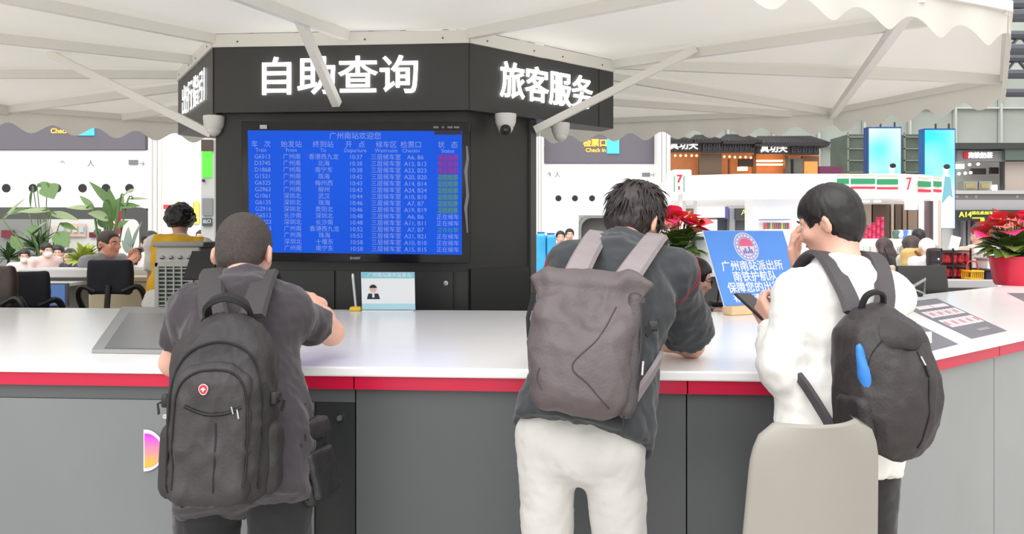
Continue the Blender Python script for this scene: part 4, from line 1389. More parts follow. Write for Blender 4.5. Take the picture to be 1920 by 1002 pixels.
# ---- pack 2: grey-brown roll-top pack
rt = nylon('pack_mauve_grey', (92, 82, 84), .5)
rt_d = nylon('pack_mauve_side', (74, 67, 69), .5)
k2 = pack_empty('backpack', 'grey-brown roll-top backpack with a folded top edge', (.185, 2.02, 1.228), 80, pitch=12, roll=4, scale=(.86, .9, .84))
s1 = SDF(.0065)
s1.box((-.005, .0, -.055), (.142, .075, .155), .05)
s1.box((-.012, .012, .075), (.126, .052, .115), .03, None, .07)
s1.cone((-.118, .005, .188), (.095, .005, .196), .017, .017, .035)
s1.box((.118, -.020, .140), (.048, .013, .066), .012, np.array(Matrix.Rotation(math.radians(28), 3, 'Y') @ Matrix.Rotation(math.radians(-12), 3, 'Z')), .025)
s1.box((-.132, -.008, .150), (.034, .012, .046), .012, np.array(Matrix.Rotation(math.radians(-30), 3, 'Y')), .025)
s1.ell((.0, -.035, -.10), (.13, .06, .12), None, .06)
s1.ell((.03, -.085, .115), (.075, .032, .075), None, .05, '-')
m2 = sdf_obj('main_compartment', s1, rt, k2, False, fold=[(.013, (7, 7, 8), 44), (.006, (16, 16, 14), 49)])
s2 = SDF(.007)
s2.box((.135, .012, -.03), (.026, .058, .185), .024)
sdf_obj('side_panel', s2, rt_d, k2, False, fold=(.008, (12, 12, 8), 51))
MB().tube(snap(m2, spline([(.085, .10), (.045, .0), (-.02, -.085), (.03, -.135), (.09, -.195)], 7), out=.0), .0024, 6).build('seam', mat('seam_dark', (58, 52, 54), .6), m2, False, smooth=True)
MB().tube(snap(m2, spline([(-.112, -.10), (-.118, -.13), (-.10, -.16)], 4), out=.0), .002, 6).build('seam', MATS['seam_dark'], m2, False, smooth=True)
MB().ribbon([(.158, -.035, .12), (.166, -.03, .0), (.162, -.03, -.10), (.150, -.03, -.20)], .018, .004, Vector((1, -.8, 0))).build('zipper', mat('zip_charcoal', (44, 42, 44), .5), k2, False)
MB().tube([(.172, -.038, -.05), (.172, -.04, -.09)], .0035, 6).build('zip_pull', ZIP, k2, False, smooth=True)
MB().ribbon([(.17, -.02, .03), (.19, -.01, .055), (.205, .02, .07), (.20, .05, .06)], .028, .005, Vector((.6, -1, 0))).build('side_strap', web, k2, False)
MB().rbox((.193, -.008, .058), (.03, .02, .03), .005).build('buckle', BLACK, k2, False, smooth=True)
MB().ribbon([(-.165, .0, .13), (-.178, .02, .05), (-.172, .04, -.01)], .03, .005, Vector((-1, -.5, 0))).build('side_strap', web, k2, False)
MB().tube([(.13, -.05, -.21), (.132, -.055, -.25)], .003, 5).build('strap_tail', web, k2, False)
st2 = nylon('strap_mid_grey', (142, 133, 135))
st2d = nylon('strap_dark_grey', (88, 82, 86))
for sd__, xx in (('R', .082), ('L', -.062)):
    q = strap_over(k2, p2, 0, (xx, .05, .165), (xx * 1.6, .06, -.19), st2, .072, sd__)
    q2 = strap_over(k2, p2, 0, (xx, .045, .168), (xx * 1.6, .06, -.19), st2d, .03, sd__, 'strap_webbing')
    me = q2.data
    nrm = [v.normal.copy() for v in me.vertices]
    for v, n_ in zip(me.vertices, nrm): v.co += n_ * .006
    q2.parent = q; q2.matrix_parent_inverse = Matrix.Identity(4)

# ---- pack 3: black day pack with a blue lining showing
bk3 = nylon('pack_brown_black', (52, 46, 47), .55)
bk3d = nylon('pack_black_flap', (44, 40, 42), .55)
k3 = pack_empty('backpack', 'black day backpack showing blue cloth in its side pocket', (.912, 1.985, 1.122), 103, pitch=5, roll=2, scale=(.76, .85, .82))
s1 = SDF(.007)
s1.box((0, .0, .0), (.132, .085, .19), .06)
s1.ell((.02, -.06, -.03), (.128, .085, .175), None, .06)
s1.ell((.0, .02, .16), (.10, .07, .08), None, .05)
m3 = sdf_obj('main_compartment', s1, bk3, k3, False, fold=[(.013, (8, 8, 7), 64), (.006, (20, 20, 14), 69)])
s2 = SDF(.007)
s2.ell((.008, -.012, .128), (.128, .104, .078), None)
s2.ell((.0, .03, .185), (.085, .06, .05), None, .05)
s2.box((.01, -.10, .022), (.2, .2, .075), .02, np.array(Matrix.Rotation(math.radians(-20), 3, 'X')), .012, '-')
fl3 = sdf_obj('top_flap', s2, bk3d, k3, False, fold=(.009, (12, 12, 9), 71))
MB().tube(snap(m3, spline([(.045, .105), (.052, .02), (.045, -.08), (.03, -.17)], 6), out=.0005), .0036, 6).build('zipper', mat('zip_black', (24, 22, 23), .5), m3, False, smooth=True)
q = snap(m3, [(.046, .09), (.049, .065)], out=.005)
MB().tube(q, .003, 6).build('zip_pull', ZIP, m3, False, smooth=True)
q = snap(m3, [(.049, .066), (.050, .035)], out=.005)
MB().tube(q, .0036, 6).build('pull_cord', web, m3, False, smooth=True)
s4 = SDF(.006)
s4.ell((-.108, -.070, .035), (.024, .018, .092), np.array(Matrix.Rotation(math.radians(-14), 3, 'Y')), .01)
sdf_obj('blue_lining', s4, mat('lining_blue', (58, 132, 216), .5, var=.08, vscale=30), k3, False, fold=(.006, (20, 20, 12), 77))
MB().tube(spline([(-.07, -.098, .135), (-.105, -.09, .09), (-.118, -.08, .02), (-.105, -.085, -.05)], 5), .004, 6).build('pocket_edge', web, k3, False, smooth=True)
s5 = SDF(.007); s5.box((-.118, -.03, -.10), (.03, .065, .075), .025)
sdf_obj('side_pouch', s5, bk3d, k3, False, fold=(.008, (14, 14, 10), 79))
MB().ribbon(spline([(-.045, .02, .22), (-.04, .0, .262), (-.01, -.01, .275), (.02, .0, .262), (.03, .02, .22)], 5), .022, .009, [Vector(v) for v in spline([(-1, -.3, .2), (-.6, -.4, .8), (0, -.4, 1), (.6, -.4, .8), (1, -.3, .2)], 5)]).build('grab_handle', web, k3, False, smooth=True)
st3 = nylon('strap_slate', (70, 66, 70))
strap_over(k3, p3, 0, (-.045, .055, .205), (-.12, .05, -.16), st3, .062, 'L')
strap_over(k3, p3, 0, (.055, .055, .205), (.12, .05, -.16), st3, .062, 'R')
# ------------------------------------------------------------------ foreground chair
def local_parts(t, specs):
    for nm, mb, m, sm in specs:
        mb.build(nm, m, t, False, smooth=sm)
ch = thing('bar_chair', 'beige bar chair with a rounded plastic back beside the counter', 'chair', (.668, 1.765, 0), math.radians(10))
shell_m = mat('chair_beige', (152, 148, 140), .45, var=.02, vscale=6)
leg_m = mat('chair_leg', (200, 200, 198), .35, .5)
vs, fs = [], []
NX, NZ = 16, 14
def back_pt(u, v, off_):
    wv = .166 - .020 * v
    x = u * wv
    z = .70 + .385 * v
    r = .05                                     # round the top corners
    if v > .74:
        k = (v - .74) / .26
        x *= 1 - .34 * (1 - math.sqrt(max(0, 1 - k * k)))
    y = -.02 - .035 * v + .045 * (u * u) + off_
    return (x, y, z)
for side in (0, 1):
    for j in range(NZ + 1):
        for i in range(NX + 1):
            vs.append(back_pt(-1 + 2 * i / NX, j / NZ, .0 if side == 0 else .016))
n0 = (NX + 1) * (NZ + 1)
for j in range(NZ):
    for i in range(NX):
        a = j * (NX + 1) + i
        fs.append((a, a + 1, a + NX + 2, a + NX + 1)); fs.append((n0 + a + NX + 1, n0 + a + NX + 2, n0 + a + 1, n0 + a))
for j in range(NZ):
    for i in (0, NX):
        a = j * (NX + 1) + i; b = a + NX + 1
        fs.append((a, b, n0 + b, n0 + a))
for i in range(NX):
    for j in (0, NZ):
        a = j * (NX + 1) + i
        fs.append((a, a + 1, n0 + a + 1, n0 + a))
o_ = MB().add(vs, fs).build('backrest', shell_m, ch, False, smooth=True, autosmooth=60)
bvm = o_.modifiers.new('round', 'BEVEL'); bvm.width = .006; bvm.segments = 3
sd_ = SDF(.009); sd_.box((0, .15, .70), (.155, .16, .022), .02)
sdf_obj('seat', sd_, shell_m, ch, False)
for sx in (-1, 1):
    for y0, y1 in ((.03, -.03), (.27, .32)):
        MB().tube([(.11 * sx, y0, .685), (.15 * sx, y1, 0.0)], .011, 8).build('leg', leg_m, ch, False, smooth=True)
MB().tube([(-.14, .30, .25), (.14, .30, .25)], .009, 8).build('footrest', leg_m, ch, False, smooth=True)

# ------------------------------------------------------------------ things on the counter
# A4 notice in an acrylic stand, with a pen on a yellow foot beside it
nt_ = thing('notice_card', 'white and blue notice card with a small portrait standing by the column', 'card', at(728, 583, 4.31))
NY = 4.27
n0_ = at(728, 546, NY); Mn = Matrix.Rotation(math.radians(9), 3, 'X')
nu, nv, nn_ = Vector((1, 0, 0)), Mn @ Vector((0, 0, 1)), Mn @ Vector((0, -1, 0))
cw, chh = px2m(100, NY), px2m(72, NY)
MB().box(n0_, (cw, .004, chh), Mn).build('card', mat('card_white', (236, 240, 244), .4), nt_)
def onc(u, v): return n0_ + nu * (u - .5) * cw + nv * (v - .5) * chh + nn_ * .003
band = mat('card_blue', (132, 204, 222), .4)
MB().box(onc(.5, .92), (cw * .99, .002, chh * .15), Mn).build('header_band', band, nt_)
MB().box(onc(.5, .09), (cw * .99, .002, chh * .15), Mn).build('footer_band', mat('card_blue_pale', (176, 220, 236), .4), nt_)
text('广州南站服务监督台', mat('card_text', (236, 248, 252), .4), nt_, onc(.53, .92) + nn_ * .0015, nu, nv, .026, .0003)
MB().box(onc(.22, .36), (.07, .002, .03), Mn, taper=.75).build('portrait_suit', mat('suit_print', (40, 42, 50), .5), nt_)
MB().lathe([(.019, 0), (.019, .001)], onc(.22, .56), 16, M=rot_to(nn_)).build('portrait_face', mat('face_print', (226, 186, 168), .5), nt_)
MB().extr([(.02 * math.cos(a), .02 * math.sin(a)) for a in np.linspace(.1, math.pi - .1, 12)], onc(.22, .575) + nn_ * .001, nu, nv, nn_ * .0008).build('portrait_hair', mat('hair_print', (30, 28, 30), .5), nt_)
MB().box(onc(.22, .40) + nn_ * .0015, (.012, .001, .028), Mn).build('portrait_collar', mat('collar_print', (230, 232, 236), .5), nt_)
MB().box(at(728, 584, NY + .03) + Vector((0, 0, .004)), (cw * .96, .06, .006)).build('stand_foot', mat('acrylic', (214, 226, 232), .15), nt_)
pn = thing('counter_pen', 'clear ball pen upright on a yellow foot with its cord', 'pen', at(667, 582, 4.30))
pb = Vector((at(667, 582, 4.30).x, 4.30, CT))
MB().rbox(pb + Vector((0, 0, .012)), (.062, .05, .024), .01).build('pen_foot', mat('pen_yellow', (232, 196, 40), .45), pn, smooth=True)
MB().tube([pb + Vector((.0, 0, .024)), pb + Vector((-.015, 0, .18))], [.006, .0075], 10).build('pen_barrel', mat('pen_clear', (206, 208, 210), .2), pn, smooth=True)
MB().tube([pb + Vector((-.015, 0, .18)), pb + Vector((-.0165, 0, .20))], [.0075, .005], 10).build('pen_cap', mat('pen_cap', (235, 235, 235), .3), pn, smooth=True)
MB().tube([pb + Vector((-.03, -.01, .004)), pb + Vector((-.10, -.01, .003)), pb + Vector((-.19, -.03, .003)), pb + Vector((-.28, .0, .003))], .0028, 6).build('pen_cord', mat('cord_grey', (170, 170, 170), .5), pn, smooth=True)

# blue board on a wooden foot
bd = thing('police_notice_board', 'blue leaning notice board with a round badge on a wooden foot', 'sign', on_top(1400, 590))
psi, til = math.radians(27), math.radians(23)
bu = Vector((math.cos(psi), math.sin(psi), 0)); bnh = Vector((math.sin(psi), -math.cos(psi), 0))
bvv = Vector((0, 0, 1)) * math.cos(til) - bnh * math.sin(til); bn = bu.cross(bvv)
BW, BH = .565, .415
b0 = Vector((1.085, 4.08, 1.122))
RB = Matrix((bu, -bn, bvv)).transposed()
MB().box(b0 + bu * BW / 2 + bvv * BH / 2, (BW, .006, BH), RB).build('board', mat('board_blue', (84, 148, 238), .35, var=.03, vscale=4), bd)
MB().box(b0 + bu * BW / 2 + bvv * BH / 2 + bn * .0005 - bn * .004, (BW + .008, .004, BH + .008), RB).build('board_edge', mat('board_edge', (226, 234, 248), .4), bd)
MB().rbox(b0 + bu * BW / 2 + Vector((0, 0, -.024)) + bnh * .01, (BW * .98, .075, .045), .006, Matrix((bu, -bnh, Vector((0, 0, 1)))).transposed()).build('wooden_foot', mat('pine_wood', (236, 200, 156), .5, var=.08, vscale=6, stretch=(1, 8, 8)), bd, smooth=True)
def onb(u, v, d=.0036): return b0 + bu * u * BW + bvv * v * BH + bn * d
def disc(r, m, nm, d, par=bd, c=(.46, .775)):
    pts = [(r * math.cos(a), r * math.sin(a)) for a in np.linspace(0, 2 * math.pi, 33)[:-1]]
    return MB().extr(pts, onb(c[0], c[1], d), bu, bvv, bn * .0008).build(nm, m, par)
em_ = disc(.083, mat('badge_white', (232, 236, 246), .4), 'badge', .0034)
disc(.078, mat('badge_ring', (168, 164, 214), .4), 'badge_ring', .0044, em_)
disc(.052, mat('badge_core', (222, 214, 232), .4), 'badge_core', .0054, em_)
pts = [(.05 * math.cos(a), .05 * math.sin(a)) for a in np.linspace(0.06, math.pi - .06, 18)]
MB().extr(pts, onb(.46, .775, .0064), bu, bvv, bn * .0008).build('badge_red', mat('badge_red', (226, 96, 140), .4), em_)
for k, hh in enumerate((.02, .032, .014, .04, .024)):
    q = onb(.46, .775, .0066) + bu * (-.028 + k * .014) + bvv * (-.04 + hh / 2)
    MB().box(q, (.009, .0008, hh), RB).build('badge_tower', mat('badge_blue', (84, 92, 176), .4), em_)
for k in range(18):
    a = k * 2 * math.pi / 18
    q = onb(.46, .775, .0056) + bu * .065 * math.cos(a) + bvv * .065 * math.sin(a)
    MB().box(q, (.010, .0008, .013), RB @ Matrix.Rotation(-a, 3, 'Y')).build('badge_glyph', MATS['badge_white'], em_)
bt = mat('board_text', (238, 243, 252), .5)
for body, u, v, sz in (('广州南站派出所', .47, .505, .062), ('南铁护航队', .46, .36, .062), ('保障您的出行安全', .525, .215, .062), ('有需要请拨打: 020-', .46, .075, .046)):
    text(body, bt, bd, onb(u, v, .0040), bu, bvv, sz, .0004, .0010)

# silver phone rest and black monitor on the right wing
ps = thing('phone_rest', 'small silver wire phone rest standing on the counter edge', 'stand', on_top(1712, 556))
q = on_top(1712, 556)
MB().rbox(q + Vector((-.03, 0, .012)), (.16, .07, .022), .006).build('rest_base', BLACK, ps, smooth=True)
MB().tube([q + Vector((-.06, 0, .03)), q + Vector((.07, -.02, .115)), q + Vector((.075, 0, .02)), q + Vector((-.02, 0, .05))], .011, 8).build('wire_arm', STEEL, ps, smooth=True)
MB().ball(q + Vector((-.07, 0, .045)), .014, 10).build('hinge_knob', STEEL, ps, smooth=True)
mo_ = thing('desk_monitor', 'wide black monitor behind the right wing of the counter', 'monitor', (2.88, 5.85, 0.9))
mc = at(1729, 527, 5.75)
Mm = Matrix.Rotation(math.radians(4), 3, 'Z') @ Matrix.Rotation(math.radians(-8), 3, 'X')
MB().rbox(mc, (px2m(96, 5.75), .035, px2m(57, 5.75)), .008, Mm).build('monitor_panel', mat('monitor_black', (44, 43, 43), .4), mo_, smooth=True)
MB().box(mc + Vector((0, .03, -.16)), (.06, .03, .25)).build('monitor_neck', BLACK, mo_)
MB().rbox(mc + Vector((0, .04, -.285)), (.26, .2, .015), .005).build('monitor_foot', BLACK, mo_, smooth=True)
dk = thing('staff_desk', 'low grey staff desk behind the right wing', 'desk', (2.9, 6.0, 0))
ztop = mc.z - .293
MB().rbox((2.95, 6.02, ztop - .015), (1.2, .45, .03), .005).build('desk_top', mat('desk_grey', (176, 176, 174), .5), dk)
for sx in (-.55, .55):
    MB().box((2.95 + sx, 6.02, (ztop - .03) / 2), (.04, .4, ztop - .03)).build('desk_leg', DARK, dk)

# ------------------------------------------------------------------ inside the ring, left
def office_chair(loc, rz, label, col, sc=1.0, zs=.80):
    t = thing('office_chair', label, 'chair', loc, rz, 'swivel chairs inside the ring counter')
    sd_ = SDF(.011)
    sd_.box((0, 0, zs + .36), (.165 * sc, .022, .13), .02)
    for q in (-1, 1): sd_.ell((q * .14 * sc, .02, zs + .36), (.03, .03, .12), None, .03)
    sdf_obj('backrest', sd_, col, t, False, fold=(.003, (8, 8, 8), 3))
    sd_ = SDF(.012); sd_.box((0, .20, zs), (.23 * sc, .22, .035), .03)
    sdf_obj('seat', sd_, col, t, False)
    MB().tube([(0, -.02, zs + .30), (0, -.05, zs + .12), (0, .10, zs - .03)], .022, 8).build('back_spine', BLACK, t, False, smooth=True)
    for q in (-1, 1):
        MB().tube(spline([(.10 * q, -.01, zs + .25), (.20 * q, .0, zs + .29), (.245 * q, .02, zs + .22), (.23 * q, .10, zs + .08), (.2 * q, .16, zs - .02)], 5), .022, 8).build('armrest', BLACK, t, False, smooth=True)
    MB().tube([(0, .2, .10), (0, .2, zs - .03)], .028, 10).build('gas_lift', STEEL, t, False, smooth=True)
    for k in range(5):
        a = k * 2 * math.pi / 5 + .3
        lg = MB().tube([(0, .2, .11), (.28 * math.cos(a), .2 + .28 * math.sin(a), .07)], [.024, .014], 8).build('leg', BLACK, t, False, smooth=True)
        MB().lathe([(.028, -.012), (.028, .012)], (.28 * math.cos(a), .2 + .28 * math.sin(a), .03), 12, M=rot_to((math.sin(a), -math.cos(a), 0))).build('castor', BLACK, lg, False, smooth=True)
    return t
navy = mat('chair_navy', (26, 28, 38), .7, bump=.2, bscale=200)
office_chair((at(206, 500, 6.0).x, 6.0, 0), math.radians(2), 'empty navy swivel chair with curved armrests before the wooden box', navy, .98, .80)
office_chair((at(14, 500, 5.3).x, 5.45, 0), math.radians(28), 'navy swivel chair turned aside at the left end', navy, 1.0, .74)
brown = mat('chair_brown_leather', (62, 48, 44), .45, var=.1, vscale=12)
office_chair((at(-18, 500, 4.95).x, 4.98, 0), math.radians(-20), 'brown leather swivel chair beside the left chair', brown, 1.0, .80)

# raised desk on the far side, with a box and a blue-backed screen on its inner face
rd = thing('reception_desk', 'pale raised desk ledge in front of the seated man with the phone', 'desk', (at(165, 510, 6.7).x, 6.75, 0))
zt_ = zrow(505, 6.6)
xa, xb = at(34, 0, 6.6).x, at(288, 0, 6.6).x
MB().rbox(((xa + xb) / 2, 6.78, zt_ - .035), (xb - xa, .36, .07), .01).build('ledge', mat('ledge_grey', (206, 204, 202), .4), rd)
MB().box(((xa + xb) / 2, 6.85, (zt_ - .07) / 2), (xb - xa - .06, .2, zt_ - .07)).build('desk_front', mat('desk_front', (150, 148, 146), .5), rd)
MB().rbox(((xa * .75 + xb * .25), 6.55, zt_ - .115), ((xb - xa) * .46, .3, .03), .006).build('inner_shelf', mat('shelf_white', (222, 222, 224), .4), rd)
sb_ = thing('blue_screen', 'blue lit screen standing under the raised desk ledge', 'screen', at(88, 573, 6.3))
c_ = at(87, 553, 6.3)
MB().rbox(c_, (px2m(84, 6.3), .03, px2m(44, 6.3)), .006).build('screen_frame', mat('frame_slate', (92, 100, 116), .5), sb_)
MB().box(c_ + Vector((0, -.017, 0)), (px2m(74, 6.3), .003, px2m(38, 6.3)), None).build('screen_face', mat('screen_steelblue', (88, 122, 182), .35, emit=.25, var=.2, vscale=2.2), sb_)
MB().box(c_ + Vector((0, .03, -px2m(22, 6.3) - c_.z / 2 + .05)), (.12, .05, c_.z - .1)).build('screen_post', DARK, sb_)
wb = thing('wooden_cabinet', 'pale wooden cabinet between the swivel chair and the air cooler', 'cabinet', (at(226, 560, 6.35).x, 6.4, 0))
zc = zrow(519, 6.35)
MB().rbox((at(226, 0, 6.35).x, 6.45, zc / 2), (px2m(118, 6.35), .22, zc), .008).build('cabinet_body', mat('birch', (232, 216, 184), .5, var=.06, vscale=5, stretch=(1, 1, 6)), wb)
MB().box((at(226, 0, 6.33).x, 6.33, zc - .02), (px2m(120, 6.33), .02, .03)).build('cabinet_rail', mat('birch_edge', (206, 196, 176), .5), wb)
MB().box((at(226, 0, 6.33).x, 6.335, zc - .22), (px2m(112, 6.33), .012, .30)).build('cabinet_door', mat('birch_door', (226, 210, 178), .5, var=.05, vscale=5), wb)

# air cooler
ac = thing('air_cooler', 'tall white evaporative air cooler with a slatted grille', 'fan', (at(334, 560, 5.35).x, 5.5, 0))
ax_, aw = at(333, 0, 5.35).x, px2m(84, 5.35)
at_z = zrow(462, 5.35)
acm = mat('cooler_white', (206, 206, 202), .45)
MB().rbox((ax_, 5.5, at_z / 2 + .02), (aw, .30, at_z - .04), .02, seg=3).build('cooler_body', acm, ac, smooth=True)
MB().rbox((ax_ + .005, 5.5, at_z + .012), (aw + .05, .33, .035), .012).build('cooler_lid', mat('cooler_lid', (176, 174, 168), .5), ac, smooth=True)
gz0, gz1, gx0, gx1 = .45, zrow(500, 5.34), ax_ - aw * .40, ax_ + aw * .30
MB().box(((gx0 + gx1) / 2, 5.345, (gz0 + gz1) / 2), (gx1 - gx0, .012, gz1 - gz0)).build('grille_back', mat('grille_dark', (70, 76, 72), .6), ac)
n = 30
for k in range(n):
    MB().box(((gx0 + gx1) / 2, 5.333, gz0 + (k + .5) * (gz1 - gz0) / n), (gx1 - gx0, .014, .010)).build('grille_slat', mat('grille_slat', (186, 194, 186), .5), ac)
for k in range(5):
    MB().box((gx0 + k * (gx1 - gx0) / 4, 5.33, (gz0 + gz1) / 2), (.010, .018, gz1 - gz0 + .02)).build('grille_bar', acm, ac)
for x0 in (gx0 - .012, gx1 + .012):
    MB().box((x0, 5.338, (gz0 + gz1) / 2), (.02, .03, gz1 - gz0 + .05)).build('grille_frame', acm, ac)
MB().box(((gx0 + gx1) / 2, 5.338, gz1 + .015), (gx1 - gx0 + .04, .03, .03)).build('grille_frame', acm, ac)
for k in range(4):
    MB().lathe([(.016, 0), (.012, .04), (.004, .045)], (ax_ - .10 + .06 * k, 5.37, at_z - .075), 12, M=rot_to((0, -1, 0))).build('knob', STEEL, ac, smooth=True)
# tilted black monitor on a pole
tm = thing('pole_monitor', 'black tilted monitor on a pole behind the counter', 'monitor', (at(377, 0, 4.98).x, 5.0, 0))
c_ = at(377, 497, 4.92)
Mm = Matrix.Rotation(math.radians(-6), 3, 'Z') @ Matrix.Rotation(math.radians(-18), 3, 'X')
mb = MB(); w0, w1, hh = px2m(44, 4.95), px2m(62, 4.95), px2m(54, 4.95)
pl = [(-w1 / 2, -hh / 2), (w1 / 2, -hh / 2), (w0 / 2, hh / 2), (-w0 / 2, hh / 2)]
mb.extr(pl, c_, Mm @ Vector((1, 0, 0)), Mm @ Vector((0, 0, 1)), Mm @ Vector((0, .03, 0)))
mb.build('monitor_panel', mat('monitor_soft_black', (30, 30, 31), .5), tm)
MB().tube([c_ + Vector((0, .05, -.05)), (c_.x, c_.y + .06, 0.02)], .02, 8).build('pole', DARK, tm, smooth=True)
MB().lathe([(.14, 0), (.14, .012), (.03, .03)], (c_.x, c_.y + .06, 0.0), 20).build('pole_foot', DARK, tm, smooth=True)

# ------------------------------------------------------------------ people round the counter
white_t = cloth('tee_white', (236, 234, 230), var=.02)
yel = cloth('vest_yellow', (240, 186, 20))
pX = at(322, 0, 6.1).x
py_ = human('curly-haired person in a yellow top over white behind the air cooler', (pX + .0, 6.0, .92), (pX + .02, 6.22, 1.425), (pX - .02, 6.30, 1.575), 95, hyaw=110, hpitch=10, vox=.014,
            top=white_t, bottom=cloth('jeans_grey', (88, 92, 100)), shoe=shoe2, hair='curly', sleeve_r=1.3, seed=21, shw=.19)
sd_ = SDF(.012); P_ = py_['sp']
sd_.ell(P_(.72, -.005), (.186, .14, .19), py_['RM'], .04); sd_.ell(P_(.3), (.175, .135, .2), py_['RM'], .05)
sd_.cone(py_['SL'] * .9 + py_['SR'] * .1, py_['SR'] * .9 + py_['SL'] * .1, .082, .082, .05)
sd_.box(P_(-.25), (.4, .4, .12), .01, py_['RM'], 0, '-')
sdf_obj('yellow_vest', sd_, yel, py_['root'], fold=(.008, (9, 9, 7), 5))
stool_m = mat('stool_grey', (120, 120, 122), .5)
def stool(x, y, z, label):
    t = thing('bar_stool', label, 'stool', (x, y, 0), group='stools under the seated people')
    MB().lathe([(.001, z), (.17, z), (.175, z - .02), (.165, z - .05), (.001, z - .05)], (x, y, 0), 24, cap=False).build('seat', stool_m, t, smooth=True)
    for k in range(4):
        a = k * math.pi / 2 + .6
        MB().tube([(x + .10 * math.cos(a), y + .10 * math.sin(a), z - .05), (x + .2 * math.cos(a), y + .2 * math.sin(a), 0)], .012, 6).build('leg', STEEL, t, smooth=True)
    return t
def seated(label, px, py, Y, yaw, sz, top_, s=1.0, hyaw=None, hpitch=10, with_stool=True, **k):
    """head centre at a picture point; sits on a stool of height sz"""
    h = at(px, py, Y); yw = math.radians(yaw); f = Vector((math.cos(yw), math.sin(yw), 0)); r = Vector((math.sin(yw), -math.cos(yw), 0))
    neck = h - f * .045 * s - Vector((0, 0, .135 * s)); hip = Vector((neck.x, neck.y, neck.z - .47 * s)) - f * .06
    sz = hip.z - .13 * s
    if with_stool: stool(hip.x, hip.y, sz - .012, 'round grey stool under the ' + label.split(' with ')[0].split(' in ')[0])
    kn = [hip + f * .40 * s - r * .10 + Vector((0, 0, -.02)), hip + f * .40 * s + r * .10 + Vector((0, 0, -.02))]
    ft = [Vector((q.x + f.x * .03, q.y + f.y * .03, max(0, q.z - .45 * s))) for q in kn]
    return human(label, hip, neck, h, yaw, hyaw=yaw if hyaw is None else hyaw, hpitch=hpitch, s=s, knees=kn, feet=ft, top=top_, **k)
grey_sh = cloth('shirt_grey', (128, 126, 130))
h_ = at(205, 456, 7.1)
pm = seated('seated man in a grey shirt looking at his phone', 205, 457, 7.1, -18, .7, grey_sh, vox=.013, skin=SKIN_D, hair='buzz', hair_m=mat('hair_brown_black', (58, 44, 40), .6),
       LA=((at(246, 492, 6.98)), (0, 0, -1)), RA=((at(240, 495, 6.80)), (0, 0, -1)), LH=((.35, -.55, .5), (-.2, .6, .3), .7), RH=((.35, .35, .5), (-.2, -.6, .4), .7), bottom=trous1, seed=31, hpitch=6)
ph2 = thing('phone', 'black phone held up by the seated man in grey', 'phone', at(254, 482, 6.9))
MB().rbox(at(255, 481, 6.9), (.075, .012, .15), .005, Matrix.Rotation(math.radians(20), 3, 'Y') @ Matrix.Rotation(math.radians(60), 3, 'Z')).build('phone_body', MATS['phone_dark'], ph2, smooth=True)
pwm = seated('woman in a white blouse beside the man with the phone', 282, 457, 8.0, -70, .7, white_t, vox=.013, hyaw=-75, hair='bun', bottom=trous1, seed=33, shoe=shoe1, hpitch=4)
for k, (px, py, Y, yaw, tp, lab, msk, hs) in enumerate((
        (46, 481, 13.2, -60, (206, 202, 196), 'person with dark hair and white mask waiting by the ferns', True, 'bun'),
        (88, 470, 12.8, -40, (226, 196, 192), 'person in pale pink with a white mask waiting beyond the desk', True, 'crop'),
        (110, 474, 13.4, -75, (52, 46, 52), 'person in black waiting behind the pink-clad person', False, 'crop'),
        (131, 481, 12.6, -110, (46, 44, 58), 'person in a navy top waiting beside the light green bush', False, 'crop'),
        (62, 492, 13.8, -80, (40, 40, 44), 'person in a dark jacket low between the masked people', False, 'crop'))):
    seated(lab, px, py, Y, yaw, .5, cloth('waiting_top_%d' % k, tp), vox=.02, mask=white_t if msk else None, bottom=trous1, hair=hs, seed=40 + k, fold=.005, with_stool=False)

bn_ = thing('waiting_bench', 'long steel waiting bench under the people beyond the desk', 'bench', (-10.0, 13.2, 0))
MB().rbox((-10.0, 13.2, .345), (2.6, 1.3, .05), .02).build('bench_seat', STEEL, bn_)
for x in (-11.0, -9.0):
    for y in (12.8, 13.6):
        MB().box((x, y, .16), (.06, .06, .32)).build('leg', DARK, bn_)
# police officer at the desk
po = seated('uniformed officer with short dark hair sitting behind the counter', 1304, 521, 5.1, -8, .4, cloth('uniform_pale', (196, 200, 206)), vox=.010, hyaw=-12, hpitch=20, hair='crop', seed=51, glasses=True,
            LA=(at(1372, 585, 4.9), (0, 0, -1)), RA=(at(1360, 586, 4.65), (0, 0, -1)), LH=((1, .1, -.1), (0, 0, -1), .5), RH=((1, .2, -.1), (0, 0, -1), .5), bottom=trous1, shoe=shoe1)
# ------------------------------------------------------------------ potted plants
def leaf_mesh(L, W, bend=.4, cup=.25, n=8, droop=0.0):
    """blade along +x from the stalk, width along y, arching in z"""
    vs = []; fs = []
    a = 0.0; p = Vector((0, 0, 0))
    for i in range(n + 1):
        t = i / n
        wd = W * (math.sin(math.pi * (t ** .75)) * .5 + .02)
        for y in (-1, -.5, 0, .5, 1):
            vs.append((p.x, y * wd, p.z + abs(y) * wd * cup))
        ang = -bend * t * 1.6
        p = p + Vector((math.cos(ang), 0, math.sin(ang))) * (L / n)
    for i in range(n):
        for k in range(4):
            q = i * 5 + k
            fs.append((q, q + 1, q + 6, q + 5))
    me = bpy.data.meshes.new('leaf')
    me.from_pydata(vs, [], fs)
    me.polygons.foreach_set('use_smooth', [True] * len(fs))
    return me
def leaf_mat(key, rgb):
    return mat(key, rgb, .42, transl=.18, var=.18, vscale=5, stretch=(1, 12, 1))
